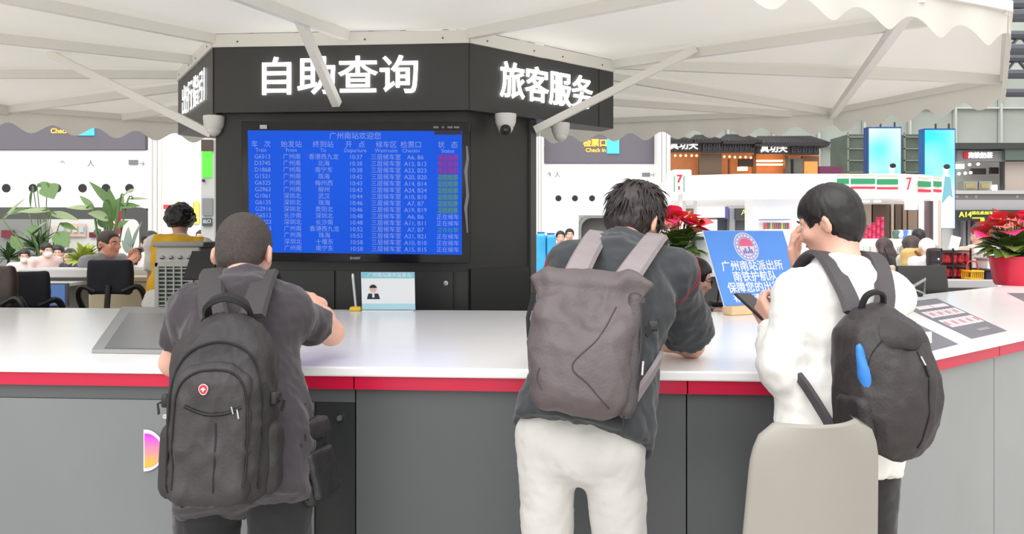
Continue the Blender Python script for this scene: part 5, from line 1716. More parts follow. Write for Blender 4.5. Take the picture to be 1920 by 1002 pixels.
def put_leaf(par, me, base, direction, roll=0.0, sc=1.0, name='leaf'):
    d = Vector(direction).normalized()
    y = Vector((0, 0, 1)).cross(d)
    y = y.normalized() if y.length > .05 else Vector((0, 1, 0))
    z = d.cross(y)
    M = Matrix((d, y, z)).transposed().to_4x4() @ Matrix.Rotation(roll, 4, 'X') @ Matrix.Scale(sc, 4)
    M.translation = Vector(base)
    o_ = bpy.data.objects.new(name, me)
    COL.objects.link(o_)
    o_.parent = par
    o_.matrix_parent_inverse = wm(par).inverted()
    o_.matrix_basis = M
    return o_
def pot(par, c, r, h, m):
    return MB().lathe([(r * .72, 0), (r * .80, h * .1), (r * .98, h * .92), (r * 1.04, h * .93), (r * 1.04, h), (r * .95, h), (r * .93, h * .9), (.001, h * .88)], c, 28).build('pot', m, par, smooth=True, autosmooth=40)
lg_a = leaf_mat('leaf_green', (96, 128, 70)); lg_b = leaf_mat('leaf_pale_green', (142, 160, 116)); lg_d = leaf_mat('leaf_deep_green', (52, 84, 44))
lg_y = leaf_mat('leaf_lime', (146, 160, 60)); lg_g = leaf_mat('leaf_grey_green', (118, 134, 124))
soil = mat('potting_soil', (60, 48, 40), .9)
potw = mat('planter_white', (214, 212, 206), .5)
def big_plant(label, basepx, Y, blades, potr=.22):
    b = at(basepx[0], basepx[1], Y); b.z = 0
    t = thing('potted_plant', label, 'plant', b, group='tall leafy plants beyond the desk')
    pot(t, b, potr, .45, potw)
    crown = b + Vector((0, 0, .42))
    for (x0, y0, x1, y1, wpx, m, dy) in blades:
        p0 = at(x0, y0, Y + dy * .5); p1 = at(x1, y1, Y + dy)
        L = (p1 - p0).length; W = px2m(wpx, Y)
        me = leaf_mesh(L, W, .12, .18)
        me.materials.append(m)
        lf = put_leaf(t, me, p0, p1 - p0, math.radians(40 if (x1 > x0) else -40))
        mid = crown.lerp(p0, .55) + Vector((0, 0, .12))
        MB().tube(spline([crown, mid, p0, p0.lerp(p1, .25)], 4), [.010] * 9 + [.008] * 3 + [.004], 6).build('stalk', lg_a, t, smooth=True)
    return t
big_plant('tall bird-of-paradise plant with upright broad leaves behind the seated man', (200, 520), 8.6, [
    (207, 386, 170, 338, 26, lg_a, -.2), (205, 420, 208, 352, 30, lg_a, .15), (205, 412, 166, 398, 30, lg_b, -.3), (200, 432, 203, 405, 24, lg_a, .2),
    (222, 388, 264, 384, 18, lg_a, .2), (226, 372, 252, 352, 22, lg_b, -.2), (240, 374, 280, 371, 8, lg_b, .3), (176, 392, 148, 364, 12, lg_a, .2), (174, 392, 122, 386, 14, lg_b, .1), (188, 440, 176, 428, 14, lg_d, .3), (212, 400, 232, 366, 20, lg_a, .3), (196, 428, 186, 396, 18, lg_d, .25), (214, 430, 240, 412, 18, lg_a, .1)])
big_plant('wide bird-of-paradise plant with drooping leaves at the left', (85, 520), 14.6, [
    (88, 346, 100, 372, 34, lg_a, -.3), (70, 350, 98, 344, 20, lg_a, .2), (62, 352, 54, 392, 16, lg_a, .1), (95, 396, 30, 394, 16, lg_b, -.2), (92, 400, 148, 410, 20, lg_b, .2),
    (6, 412, 46, 368, 10, lg_b, .2), (52, 395, 4, 400, 18, lg_a, .3), (106, 436, 128, 462, 30, lg_a, -.3), (76, 428, 42, 440, 26, lg_a, -.2), (112, 420, 146, 430, 16, lg_a, .2), (70, 462, 52, 428, 26, lg_a, -.4), (78, 470, 96, 440, 24, lg_d, -.2), (40, 470, 20, 440, 20, lg_a, .2), (100, 470, 132, 452, 22, lg_a, .3), (60, 440, 84, 414, 22, lg_b, -.3)])
big_plant('grey-green rubber plant behind the woman in white', (256, 520), 9.4, [
    (248, 468, 262, 414, 22, lg_g, 0), (242, 474, 238, 424, 16, lg_g, .2), (258, 474, 272, 440, 14, lg_g, -.2), (246, 480, 228, 448, 12, lg_g, .1)])
def rosette(label, px, py, Y, n, L, W, m, seed, spread=.9):
    b = at(px, py, Y); c = b.copy(); b.z = 0
    t = thing('potted_plant', label, 'plant', b, group='tall leafy plants beyond the desk')
    pot(t, b, .18, .42, potw)
    MB().tube([b + Vector((0, 0, .4)), c], .03, 8).build('stem', soil, t, smooth=True)
    rnd = random.Random(seed)
    me = leaf_mesh(L, W, .5, .2); me.materials.append(m)
    for k in range(n):
        a = k * 2.4; el = rnd.uniform(.15, 1.25)
        put_leaf(t, me, c, (math.cos(a) * math.cos(el) * spread, math.sin(a) * math.cos(el) * spread, math.sin(el)), rnd.uniform(-.4, .4), rnd.uniform(.7, 1.1))
    return t
rosette('dark spiky fern-like plant at the far left', 16, 488, 17.4, 34, .56, .08, lg_d, 3)
rosette('dark green dracaena with arching strap leaves between the waiting people', 70, 472, 16.2, 36, .62, .10, lg_d, 4)
rosette('bright lime-leaved bush beside the seated man', 158, 490, 11.0, 40, .34, .10, lg_y, 5)
rosette('small green plant low behind the waiting person', 40, 495, 19.0, 26, .46, .12, lg_a, 6)
fl = thing('flower_spike', 'tall bright pink flower spike behind the seated man', 'flower', at(219, 470, 8.9))
MB().tube([at(219, 500, 8.9), at(219, 405, 8.9)], .012, 6).build('stem', lg_d, fl)
pk = mat('bract_pink', (238, 70, 130), .5, transl=.2)
for k in range(9):
    q = at(219 + (-1) ** k * 2, 442 - k * 4.5, 8.9)
    me = leaf_mesh(.13, .05, .2, .3, 5); me.materials.append(pk)
    put_leaf(fl, me, q, ((-1) ** k * .4, -.3, 1), 0, 1, 'bract')

def anthurium(label, c, r, seed, nf=16, sc=1.0):
    """red pot with broad leaves and red spathes; c = centre of the pot's foot"""
    t = thing('potted_anthurium', label, 'plant', c, group='red anthuriums in red pots')
    rp = mat('pot_red', (206, 28, 60), .35)
    pot(t, c, r, r * 1.25, rp)
    MB().lathe([(r * .9, 0), (r * .9, .01)], Vector(c) + Vector((0, 0, r * 1.08)), 24).build('soil', soil, t)
    rnd = random.Random(seed)
    top = Vector(c) + Vector((0, 0, r * 1.1))
    lm_ = [leaf_mesh(.24 * sc, .17 * sc, .55, .15, 7) for _ in range(2)]
    lm_[0].materials.append(leaf_mat('anthurium_leaf', (84, 118, 54))); lm_[1].materials.append(leaf_mat('anthurium_leaf_lime', (128, 146, 66)))
    for k in range(44):
        a = k * 2.4; el = rnd.uniform(.12, 1.15)
        d = Vector((math.cos(a) * math.cos(el), math.sin(a) * math.cos(el), math.sin(el)))
        b = top + d * .13 * sc + Vector((0, 0, .10 * sc * rnd.random()))
        MB().tube([top, b], .005, 5).build('stalk', lg_d, t)
        put_leaf(t, lm_[k % 3 == 2], b, d + Vector((0, 0, -.05)), rnd.uniform(-.3, .3), rnd.uniform(.75, 1.1))
    reds = [mat('spathe_red', (232, 66, 78), .3), mat('spathe_pink', (240, 62, 128), .3), mat('spathe_salmon', (236, 126, 104), .3)]
    sm_ = []
    for m in reds:
        q = leaf_mesh(.19 * sc, .20 * sc, .35, .2, 6); q.materials.append(m); sm_.append(q)
    spx = mat('spadix_yellow', (236, 190, 96), .5)
    for k in range(nf):
        a = k * 2.4 + .7; el = rnd.uniform(.35, 1.4)
        d = Vector((math.cos(a) * math.cos(el), math.sin(a) * math.cos(el), math.sin(el)))
        b = top + Vector((d.x * .24, d.y * .24, .13 + .26 * d.z)) * sc
        MB().tube([top, b], .004, 5).build('stalk', lg_d, t)
        fo = put_leaf(t, sm_[k % 3], b, (d.x, d.y - .5, .25 + rnd.uniform(-.3, .3)), rnd.uniform(-.5, .5), rnd.uniform(.8, 1.15), 'spathe')
        MB().tube([b, b + Vector((d.x * .03, -.03, .05)) * sc], [.007, .004], 6).build('spadix', spx, t, smooth=True)
    return t
def on_far(px, py, Y): return at(px, py, Y)
anthurium('red anthurium in a red pot at the right end of the ring counter', (at(1902, 0, 6.40).x, 6.40, CT), .185, 7, 28, .84)
fc = thing('side_counter', 'white side counter carrying the flower pot behind the officer', 'counter', (at(1290, 0, 8.2).x, 8.3, 0))
zc = zrow(508, 8.1)
MB().rbox((at(1290, 0, 8.1).x, 8.4, zc - .03), (px2m(150, 8.1), .7, .06), .01).build('counter_slab', WHITE_G, fc)
MB().box((at(1290, 0, 8.1).x, 8.42, (zc - .06) / 2), (px2m(140, 8.1), .6, zc - .06)).build('counter_front', mat('counter_dark', (86, 86, 88), .5), fc)
anthurium('red anthurium with a pink crown flower on the white side counter', (at(1274, 0, 8.2).x, 8.25, zc), .155, 9, 30, .95)
wbx = thing('white_box', 'white frosted display box beside the flower pot', 'box', at(1318, 508, 8.3))
MB().rbox((at(1322, 0, 8.3).x, 8.4, zc + .16), (px2m(38, 8.3), .2, .31), .02).build('box_shell', mat('frosted_white', (232, 234, 236), .6), wbx)
MB().rbox((at(1322, 0, 8.3).x, 8.4, zc + .33), (px2m(42, 8.3), .22, .02), .008).build('box_lid', WHITE, wbx)
phn = thing('desk_telephone', 'black desk telephone cradle beside the blue notice board', 'telephone', at(1345, 574, 4.75))
MB().rbox(at(1347, 570, 4.75), (.10, .12, .03), .01).build('phone_base', BLACK, phn, smooth=True)
MB().tube([at(1345, 568, 4.75), at(1348, 545, 4.75), at(1353, 535, 4.75)], .006, 6).build('cord', BLACK, phn, smooth=True)
MB().box(at(1347, 574, 4.75) + Vector((0, .06, -.25)), (.13, .16, .46)).build('phone_shelf', mat('shelf_dark', (80, 82, 86), .5), phn)

# ------------------------------------------------------------------ ticket gates
hdr_m = mat('gate_header', (104, 100, 110), .5)
gw_m = mat('gate_white', (246, 246, 246), .45)
led_m = mat('led_amber', (255, 190, 60), .5, emit=1.4)
led_b = mat('pictogram_blue', (70, 190, 236), .5, emit=.6)
def prect(par, name, x0, y0, x1, y1, Y, dep, m, r=0.0):
    a, b = at(x0, y1, Y), at(x1, y0, Y)
    if y1 >= 555: a.z = 0.0
    c = (a + b) / 2; c.y = Y + dep / 2
    sz = (abs(b.x - a.x), dep, abs(b.z - a.z))
    mb = MB()
    if r: mb.rbox(c, sz, r)
    else: mb.box(c, sz)
    return mb.build(name, m, par)
def hole(par, px, py, rpx, Y, m=None, nm='round_hole'):
    return MB().lathe([(px2m(rpx, Y), 0), (px2m(rpx, Y), .012), (px2m(rpx, Y) * .85, .014)], at(px, py, Y), 20, M=rot_to((0, -1, 0))).build(nm, m or BLACK, par)
def arch_frame(par, x0, x1, y0, y1, Y, th, m, name='opening_frame'):
    """dark portal with rounded top corners"""
    def outl(g):
        a, b, c, r = x0 + g, x1 - g, y0 + g, 22 - g * .4
        pts = [(a, y1)]
        pts += [(a + r - r * math.cos(t), c + r - r * math.sin(t)) for t in np.linspace(0, math.pi / 2, 6)]
        pts += [(b - r + r * math.sin(t), c + r - r * math.cos(t)) for t in np.linspace(0, math.pi / 2, 6)]
        return pts + [(b, y1)]
    o1, o2 = outl(0), outl(th)
    vs = [at(x, y, Y) for x, y in o1] + [at(x, y, Y) for x, y in o2]
    n = len(o1)
    vs += [v + Vector((0, .25, 0)) for v in vs]
    fs = []
    for i in range(n - 1):
        fs += [(i, i + 1, n + i + 1, n + i), (2 * n + i, 3 * n + i, 3 * n + i + 1, 2 * n + i + 1), (i, 2 * n + i, 2 * n + i + 1, i + 1), (n + i, n + i + 1, 3 * n + i + 1, 3 * n + i)]
    return MB().add(vs, fs).build(name, m, par)
gl = thing('ticket_gate', 'white ticket gate portal with an amber Check in display on the left', 'gate', at(100, 500, 17))
prect(gl, 'header', -260, 205, 272, 281, 17, .5, hdr_m)
prect(gl, 'fascia', -260, 282, 306, 391, 17.05, .4, gw_m)
prect(gl, 'side_panel', 283, 391, 306, 590, 17.05, .4, gw_m)
arch_frame(gl, -120, 283, 389, 600, 17.0, 22, mat('portal_grey', (74, 74, 74), .5))
for x in (12, 62, 107, 155, 199, 243):
    hole(gl, x, 353, 8, 17.05)
text('检票口', led_m, gl, at(118, 228, 16.98), (1, 0, 0), (0, 0, 1), px2m(15, 17), .004)
text('Check in', led_m, gl, at(118, 246, 16.98), (1, 0, 0), (0, 0, 1), px2m(13, 17), .004)
prect(gl, 'pictogram', 145, 228, 176, 254, 16.97, .03, led_b)
icn = mat('icon_grey', (120, 122, 126), .5)
for x, s_ in ((117, '↑'), (170, '人'), (266, '→')):
    text(s_, icn, gl, at(x, 307, 17.03), (1, 0, 0), (0, 0, 1), px2m(14, 17), .002, name='icon')
prect(gl, 'eyes_icon', 241, 300, 258, 309, 17.02, .02, icn)
gr = thing('ticket_gate', 'white ticket gate portal with an amber Check in display behind the tousled man', 'gate', at(1126, 500, 20))
prect(gr, 'header', 1022, 250, 1230, 306, 20, .5, hdr_m)
prect(gr, 'fascia', 1003, 307, 1236, 404, 20.05, .4, gw_m)
prect(gr, 'side_panel', 1003, 404, 1085, 575, 20.05, .4, gw_m)
arch_frame(gr, 1085, 1236, 404, 580, 20.0, 5, mat('portal_light', (128, 128, 126), .5))
prect(gr, 'portal_void', 1090, 409, 1232, 580, 20.3, .05, mat('portal_void', (92, 92, 88), .6))
for x in (1047, 1078, 1110):
    hole(gr, x, 372, 5.6, 20.05)
text('检票口', led_m, gr, at(1116, 269, 19.98), (1, 0, 0), (0, 0, 1), px2m(15, 20), .004, .004)
text('Check in', led_m, gr, at(1117, 282, 19.98), (1, 0, 0), (0, 0, 1), px2m(10.5, 20), .004)
prect(gr, 'pictogram', 1138, 260, 1161, 288, 19.97, .03, led_b)
for x, s_ in ((1030, '↑'), (1045, '人'), (1225, '→')):
    text(s_, icn, gr, at(x, 328, 20.03), (1, 0, 0), (0, 0, 1), px2m(12, 20), .002, name='icon')
prect(gr, 'eyes_icon', 1204, 324, 1219, 331, 20.02, .02, icn)
# fluted white pillars
def pillar(label, x0, x1, Y, top_z=7.0):
    a, b = at(x0, 0, Y).x, at(x1, 0, Y).x
    t = thing('pillar', label, 'pillar', ((a + b) / 2, Y, 0), group='pale pillars by the gates')
    n = 3
    for k in range(n):
        w_ = (b - a) / n
        MB().rbox((a + w_ * (k + .5), Y + .15, top_z / 2), (w_ * .9, .3, top_z), .03).build('flute', mat('pillar_white', (236, 234, 228), .5), t)
    MB().box(((a + b) / 2, Y + .3, top_z / 2), (b - a, .3, top_z)).build('pillar_core', WHITE, t)
    return t
pillar('pale fluted pillar beside the left ticket gate', 276, 303, 16.6)
pillar('pale fluted pillar touching the black column edge', 1004, 1020, 19.6)
pillar('pale fluted pillar between the gate and the noodle shop', 1233, 1258, 19.4)
wp_ = thing('poster_wall', 'wide white pier with a coloured poster beside the green screen', 'wall', at(342, 560, 15.5))
prect(wp_, 'pier', 304, 150, 379, 590, 15.5, .6, gw_m)
for x0, x1, rgb, k in ((330, 338, (240, 214, 90), 'a'), (340, 352, (190, 214, 240), 'b'), (353, 362, (246, 240, 226), 'c'), (363, 373, (246, 214, 96), 'd')):
    prect(wp_, 'poster_strip', x0, 378, x1, 420, 15.45, .03, mat('strip_' + k, rgb, .5))
prect(wp_, 'red_lettering', 306, 384, 330, 392, 15.45, .03, mat('letters_red', (222, 70, 60), .5))
gk = thing('screen_kiosk', 'narrow grey kiosk with a bright green screen beside the column', 'kiosk', at(388, 560, 11.5))
prect(gk, 'kiosk_body', 377, 262, 402, 580, 11.5, .4, mat('kiosk_grey', (178, 178, 176), .5))
prect(gk, 'green_screen', 379, 284, 396, 332, 11.47, .04, mat('screen_green_lit', (64, 226, 40), .4, emit=.9))
prect(gk, 'screen_hood', 377, 262, 398, 283, 11.46, .06, mat('hood_dark', (70, 54, 44), .5))
prect(gk, 'pay_window', 379, 372, 398, 404, 11.47, .04, mat('window_grey', (120, 124, 124), .3))
prect(gk, 'sign_plate', 379, 409, 396, 424, 11.46, .05, mat('plate_teal', (52, 76, 78), .4))
text('出口', WHITE, gk, at(388, 416, 11.44), (1, 0, 0), (0, 0, 1), px2m(8, 11.4), .002)
hole(gk, 382, 339, 3, 11.47)
# shops seen through the left gate
lw = thing('far_shop', 'pale shop front with a dark red sign seen through the left gate', 'shop', at(120, 560, 26))
prect(lw, 'shop_wall', -160, 396, 290, 575, 26, .3, mat('shop_pale', (222, 220, 218), .6))
prect(lw, 'grey_partition', -60, 392, 80, 575, 24, .2, mat('partition_grey', (128, 130, 128), .5))
prect(lw, 'red_sign', 2, 432, 25, 446, 23.9, .05, mat('sign_darkred', (110, 36, 48), .5))
prect(lw, 'poster', 122, 420, 160, 444, 25.9, .05, mat('poster_tan', (216, 196, 180), .5))
prect(lw, 'red_sign', 167, 436, 184, 446, 25.9, .05, MATS['sign_darkred'])
for k in range(6):
    prect(lw, 'menu_panel', 88 + k * 12, 424, 96 + k * 12, 436, 25.85, .03, mat('menu_%d' % (k % 3), [(200, 190, 200), (224, 210, 190), (190, 206, 214)][k % 3], .5))
blueb = mat('crate_blue', (70, 176, 232), .3, var=.15, vscale=4)
for k, (x0, y0, x1, y1) in enumerate(((1006, 438, 1024, 500), (1025, 440, 1043, 500))):
    t = thing('blue_tank', ('blue plastic water tank against the black column' if k == 0 else 'second blue plastic water tank beside the waiting people'), 'tank', at(x0, 575, 11))
    prect(t, 'tank_body', x0, y0, x1, y1 + 75, 11, .4, blueb, .04)
    prect(t, 'tank_lid', x0 + 2, y0 - 3, x1 - 2, y0, 11.05, .3, mat('lid_navy', (40, 96, 180), .4), .02)
for k, (px, py, tp, lab) in enumerate(((1051, 446, (120, 134, 160), 'dark-haired person standing beyond the blue tanks'), (1068, 441, (210, 208, 206), 'short-haired person next to the dark-haired one by the tanks'))):
    h_ = at(px, py, 14 + k); f = Vector((0, -1, 0))
    human(lab, (h_.x, h_.y, h_.z - .66), (h_.x, h_.y + .03, h_.z - .14), h_, -90, vox=.02, top=cloth('far_top_%d' % k, tp), bottom=trous1, shoe=shoe1, hair='crop', seed=60 + k, fold=.004)
h_ = at(377, 445, 13.5)
human('small dark-haired person standing beyond the green screen kiosk', (h_.x, h_.y, h_.z - .66), (h_.x, h_.y + .03, h_.z - .14), h_, -100, vox=.02, top=cloth('far_black', (40, 40, 44)), bottom=trous1, shoe=shoe1, hair='crop', seed=66, fold=.004)
# ------------------------------------------------------------------ convenience kiosk
KY = 11.6
ki = thing('convenience_kiosk', 'white rounded convenience kiosk with green and red striped fascia', 'kiosk', at(1500, 560, 12.5))
kx = lambda p, Y=KY: at(p, 0, Y).x
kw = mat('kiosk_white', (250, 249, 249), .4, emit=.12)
plan = [(kx(1250, 12.6), 12.6), (kx(1275, 12.0), 12.0), (kx(1400), KY), (kx(1700), KY), (kx(1745, 11.75), 11.75), (kx(1765, 12.1), 12.1), (kx(1765, 12.1) + .05, 14.4), (kx(1250, 12.6) + .2, 14.4)]
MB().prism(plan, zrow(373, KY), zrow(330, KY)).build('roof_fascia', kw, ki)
MB().prism([(x * .985 + .05, y + .12) for x, y in plan], zrow(330, KY), zrow(325, KY)).build('roof_cap', mat('kiosk_cap', (244, 222, 224), .4), ki)
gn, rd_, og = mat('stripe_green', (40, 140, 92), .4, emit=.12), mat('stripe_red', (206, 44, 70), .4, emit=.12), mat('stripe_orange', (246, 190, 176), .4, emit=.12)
for x0, x1, dy in ((1570, 1592, 0), (1596, 1641, 0), (1645, 1684, 1)):
    for m, y0, y1 in ((og, 327, 330), (gn, 335, 345), (rd_, 350, 354)):
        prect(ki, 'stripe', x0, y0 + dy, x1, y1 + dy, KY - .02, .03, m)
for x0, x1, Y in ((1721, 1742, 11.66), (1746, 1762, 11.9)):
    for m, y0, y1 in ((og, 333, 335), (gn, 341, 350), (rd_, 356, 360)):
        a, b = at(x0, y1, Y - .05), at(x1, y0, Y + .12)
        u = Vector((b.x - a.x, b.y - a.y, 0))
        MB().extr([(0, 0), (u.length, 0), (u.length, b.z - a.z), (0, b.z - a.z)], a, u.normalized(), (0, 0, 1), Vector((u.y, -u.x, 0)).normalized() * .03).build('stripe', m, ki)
text('7', rd_, ki, at(1704, 346, KY - .03), (1, 0, 0), (0, 0, 1), px2m(34, KY), .01, fit=px2m(9, KY))
for x0, x1 in ((1411, 1500),):
    prect(ki, 'wall_panel', x0, 373, x1, 575, KY + .3, .4, kw)
prect(ki, 'back_wall', 1500, 374, 1765, 575, 14.2, .15, mat('kiosk_inner', (196, 184, 172), .6))
br = [mat('wood_dark', (86, 66, 54), .5, var=.1, vscale=4, stretch=(8, 1, 1)), mat('wood_mid', (128, 108, 92), .5), mat('wood_pale', (176, 160, 146), .5)]
for k, (x0, x1, c) in enumerate(((1618, 1634, 2), (1637, 1668, 0), (1671, 1676, 2), (1679, 1690, 0), (1693, 1700, 1), (1703, 1720, 1), (1722, 1728, 2))):
    prect(ki, 'wall_board', x0, 383, x1, 500, 13.9, .1, br[c])
prect(ki, 'dark_post', 1742, 377, 1750, 560, 11.8, .12, mat('post_dark', (74, 58, 60), .5))
for x0, x1, Y in ((1728, 1732, 11.9), (1751, 1758, 11.95)):
    prect(ki, 'light_post', x0, 374, x1, 500, Y, .08, mat('post_lit', (255, 236, 244), .4, emit=1.0))
prect(ki, 'grey_post', 1733, 377, 1741, 560, 12.0, .1, mat('post_grey', (150, 144, 146), .5))
prect(ki, 'hanging_sign', 1701, 376, 1721, 393, 12.1, .08, LIT)
for x in (1621, 1640, 1662):
    MB().lathe([(.05, 0), (.05, .03)], at(x, 372, 12.1) + Vector((0, .3, -.05)), 12).build('downlight', LIT, ki)
for x0 in (1256, 1281, 1302):
    prect(ki, 'thin_post', x0, 366, x0 + 5, 560, 12.4, .06, WHITE)
prect(ki, 'service_ledge', 1240, 452, 1410, 458, 12.2, .5, WHITE_G)
prect(ki, 'service_counter_front', 1500, 448, 1725, 575, 11.7, .6, mat('kiosk_counter', (232, 232, 230), .4))
for k in range(7):
    prect(ki, 'shelf_goods_panel', 1620 + k * 13, 462, 1630 + k * 13, 500, 11.66, .05, mat('goods_%d' % (k % 4), [(206, 222, 210), (226, 214, 206), (200, 210, 216), (222, 226, 220)][k % 4], .5))
# light box with the big seven
lbx = thing('light_box', 'white light box with a red numeral seven on a post', 'sign', at(1279, 365, 11.2))
prect(lbx, 'box', 1262, 318, 1297, 363, 11.2, .5, mat('lightbox_white', (252, 250, 250), .4, emit=.35), .02)
prect(lbx, 'green_edge', 1264, 330, 1265.5, 360, 11.18, .03, gn); prect(lbx, 'green_edge', 1282, 330, 1283.5, 360, 11.18, .03, gn)
text('7', rd_, lbx, at(1274, 336, 11.17), (1, 0, 0), (0, 0, 1), px2m(20, 11.2), .01, .006)
prect(lbx, 'red_bar', 1272, 349, 1275, 356, 11.17, .03, rd_)
prect(lbx, 'post', 1274, 363, 1280, 575, 11.4, .1, WHITE)
# goods on the kiosk counter
pinkm = [mat('cup_pink', (236, 70, 116), .5), mat('cup_red', (214, 44, 74), .5), mat('cup_magenta', (226, 90, 150), .5)]
zk = zrow(448, 11.7)
for k, (px, h) in enumerate(((1598, 3), (1606, 4), (1614, 4), (1622, 5), (1630, 5), (1638, 6), (1646, 8), (1654, 8))):
    c = at(px, 448, 11.9); c.z = zk
    t = thing('cup_stack', 'stack of %s pink and red cup noodles on the kiosk counter' % ['low', 'short', 'four high', 'five high', 'leaning', 'six high', 'tall', 'tallest end'][k], 'stack', c, group='cup noodle stacks on the kiosk counter')
    for j in range(h):
        MB().lathe([(.022, 0), (.030, .038), (.031, .040), (.001, .040)], c + Vector((0, 0, j * .0405)), 12).build('cup', pinkm[(j + k) % 3], t, smooth=True)
bags = [(1680, (92, 124, 112)), (1688, (206, 214, 222)), (1696, (84, 132, 206)), (1704, (196, 206, 226)), (1711, (96, 120, 196))]
for k, (px, c) in enumerate(bags):
    q = at(px, 448, 11.9); q.z = zk
    sd_ = SDF(.02); sd_.box(q + Vector((0, 0, .065)), (.05, .03, .065), .02)
    o_ = sdf_obj('snack_bag', sd_, mat('bag_%d' % k, c, .35, var=.2, vscale=20), None, fold=(.01, (18, 18, 18), k))
    tag(o_, ['green snack bag at the end of the bag row', 'white snack bag next to the green one', 'blue snack bag in the middle of the bag row', 'pale blue snack bag beside the violet one', 'violet blue snack bag at the row end'][k], 'snack bag', 'snack bags on the kiosk counter')
shf = thing('snack_shelf', 'white shelf of small coloured packets on the kiosk wall', 'shelf', at(1458, 432, 11.6))
prect(shf, 'shelf_board', 1434, 430, 1482, 433, 11.55, .3, WHITE); prect(shf, 'shelf_board', 1434, 411, 1482, 413, 11.55, .3, mat('shelf_bluegrey', (120, 140, 190), .5))
for k in range(11):
    o_ = prect(None, 'snack_packet', 1436 + k * 4.1, 418, 1439.4 + k * 4.1, 430, 11.6, .12, mat('packet_%d' % (k % 5), [(196, 90, 80), (96, 110, 150), (216, 190, 90), (110, 150, 110), (160, 100, 140)][k % 5], .5))
    tag(o_, '%s packet standing in the row on the white kiosk shelf' % ['red', 'slate', 'yellow', 'green', 'plum'][k % 5], 'packet', 'packets on the kiosk shelf')
# things behind the left half of the kiosk
bkr = thing('ticket_hall_front', 'grey lintel and dark doorways with the A12 gate sign', 'building', at(1350, 560, 24))
prect(bkr, 'lintel', 1236, 372, 1420, 391, 24, .5, mat('lintel_grey', (176, 176, 174), .6))
prect(bkr, 'light_panel', 1306, 388, 1364, 408, 23.8, .3, mat('panel_lavender', (226, 226, 250), .5, emit=.5))
prect(bkr, 'screen_edge', 1360, 388, 1366, 410, 23.75, .3, mat('edge_violet', (86, 84, 150), .5))
prect(bkr, 'white_unit', 1306, 412, 1345, 500, 23.6, .5, WHITE)
prect(bkr, 'door_dark', 1346, 408, 1368, 575, 24.2, .2, mat('door_dark', (74, 76, 84), .5))
prect(bkr, 'grey_pillar', 1368, 391, 1378, 575, 23.9, .3, mat('pillar_grey', (150, 150, 156), .5))
prect(bkr, 'gate_sign', 1379, 391, 1420, 412, 23.8, .2, mat('gate_sign_dark', (62, 64, 66), .5))
text('A12', mat('sign_olive', (190, 190, 96), .5, emit=.4), bkr, at(1402, 399, 23.75), (1, 0, 0), (0, 0, 1), px2m(15, 23.8), .01)
prect(bkr, 'dark_hall', 1379, 413, 1420, 575, 24.3, .2, mat('hall_dark', (98, 102, 108), .5))

# ------------------------------------------------------------------ noodle shop with tiled eaves
SY = 32
ns = thing('restaurant_front', 'dark tiled-roof restaurant front with warm lit counters', 'shop', at(1400, 560, SY))
warm = mat('warm_interior', (196, 124, 78), .6, emit=.25, var=.2, vscale=1.2)
eave = mat('eave_black', (48, 46, 48), .6, bump=.5, bscale=12)
prect(ns, 'interior_wall', 1250, 284, 1536, 360, SY + 1.2, .2, warm)
prect(ns, 'base_wall', 1246, 330, 1545, 575, SY + .3, .3, mat('base_brown', (120, 88, 66), .6))
lat = mat('lattice_grey', (112, 112, 120), .6)
sgn = mat('shop_sign_black', (56, 52, 56), .5)
prect(ns, 'sign_panel', 1245, 262, 1316, 285, SY, .3, sgn); prect(ns, 'sign_panel', 1418, 268, 1482, 289, SY, .3, sgn)
for x0, x1, y0, y1 in ((1317, 1417, 264, 286), (1483, 1536, 271, 290)):
    prect(ns, 'lattice_back', x0, y0, x1, y1, SY + .05, .2, mat('lattice_back', (72, 72, 78), .6))
    nx = int((x1 - x0) / 10)
    for k in range(nx):
        cx_ = x0 + (k + .5) * (x1 - x0) / nx; ym = (y0 + y1) / 2
        prect(ns, 'lattice_bar', cx_ - 4.2, y0 + 2, cx_ - 3.2, y1 - 2, SY, .06, lat)
        prect(ns, 'lattice_bar', cx_ - 4, ym - .6, cx_ + 4, ym + .6, SY, .06, lat)
        MB().tube([at(cx_ + 3 * math.cos(a), ym + 5 * math.sin(a), SY - .02) for a in np.linspace(0, 2 * math.pi, 9)[:-1]], .02, 5, closed=True).build('lattice_ring', lat, ns)
tx_s = mat('shop_letters', (255, 252, 246), .5, emit=1.3)
text('真功夫', tx_s, ns, at(1282, 273, SY - .05), (1, 0, 0), (0, 0, 1), px2m(18, SY), .02, .004)
text('真功夫', tx_s, ns, at(1451, 279, SY - .05), (1, 0, 0), (0, 0, 1), px2m(17, SY), .02, .004)
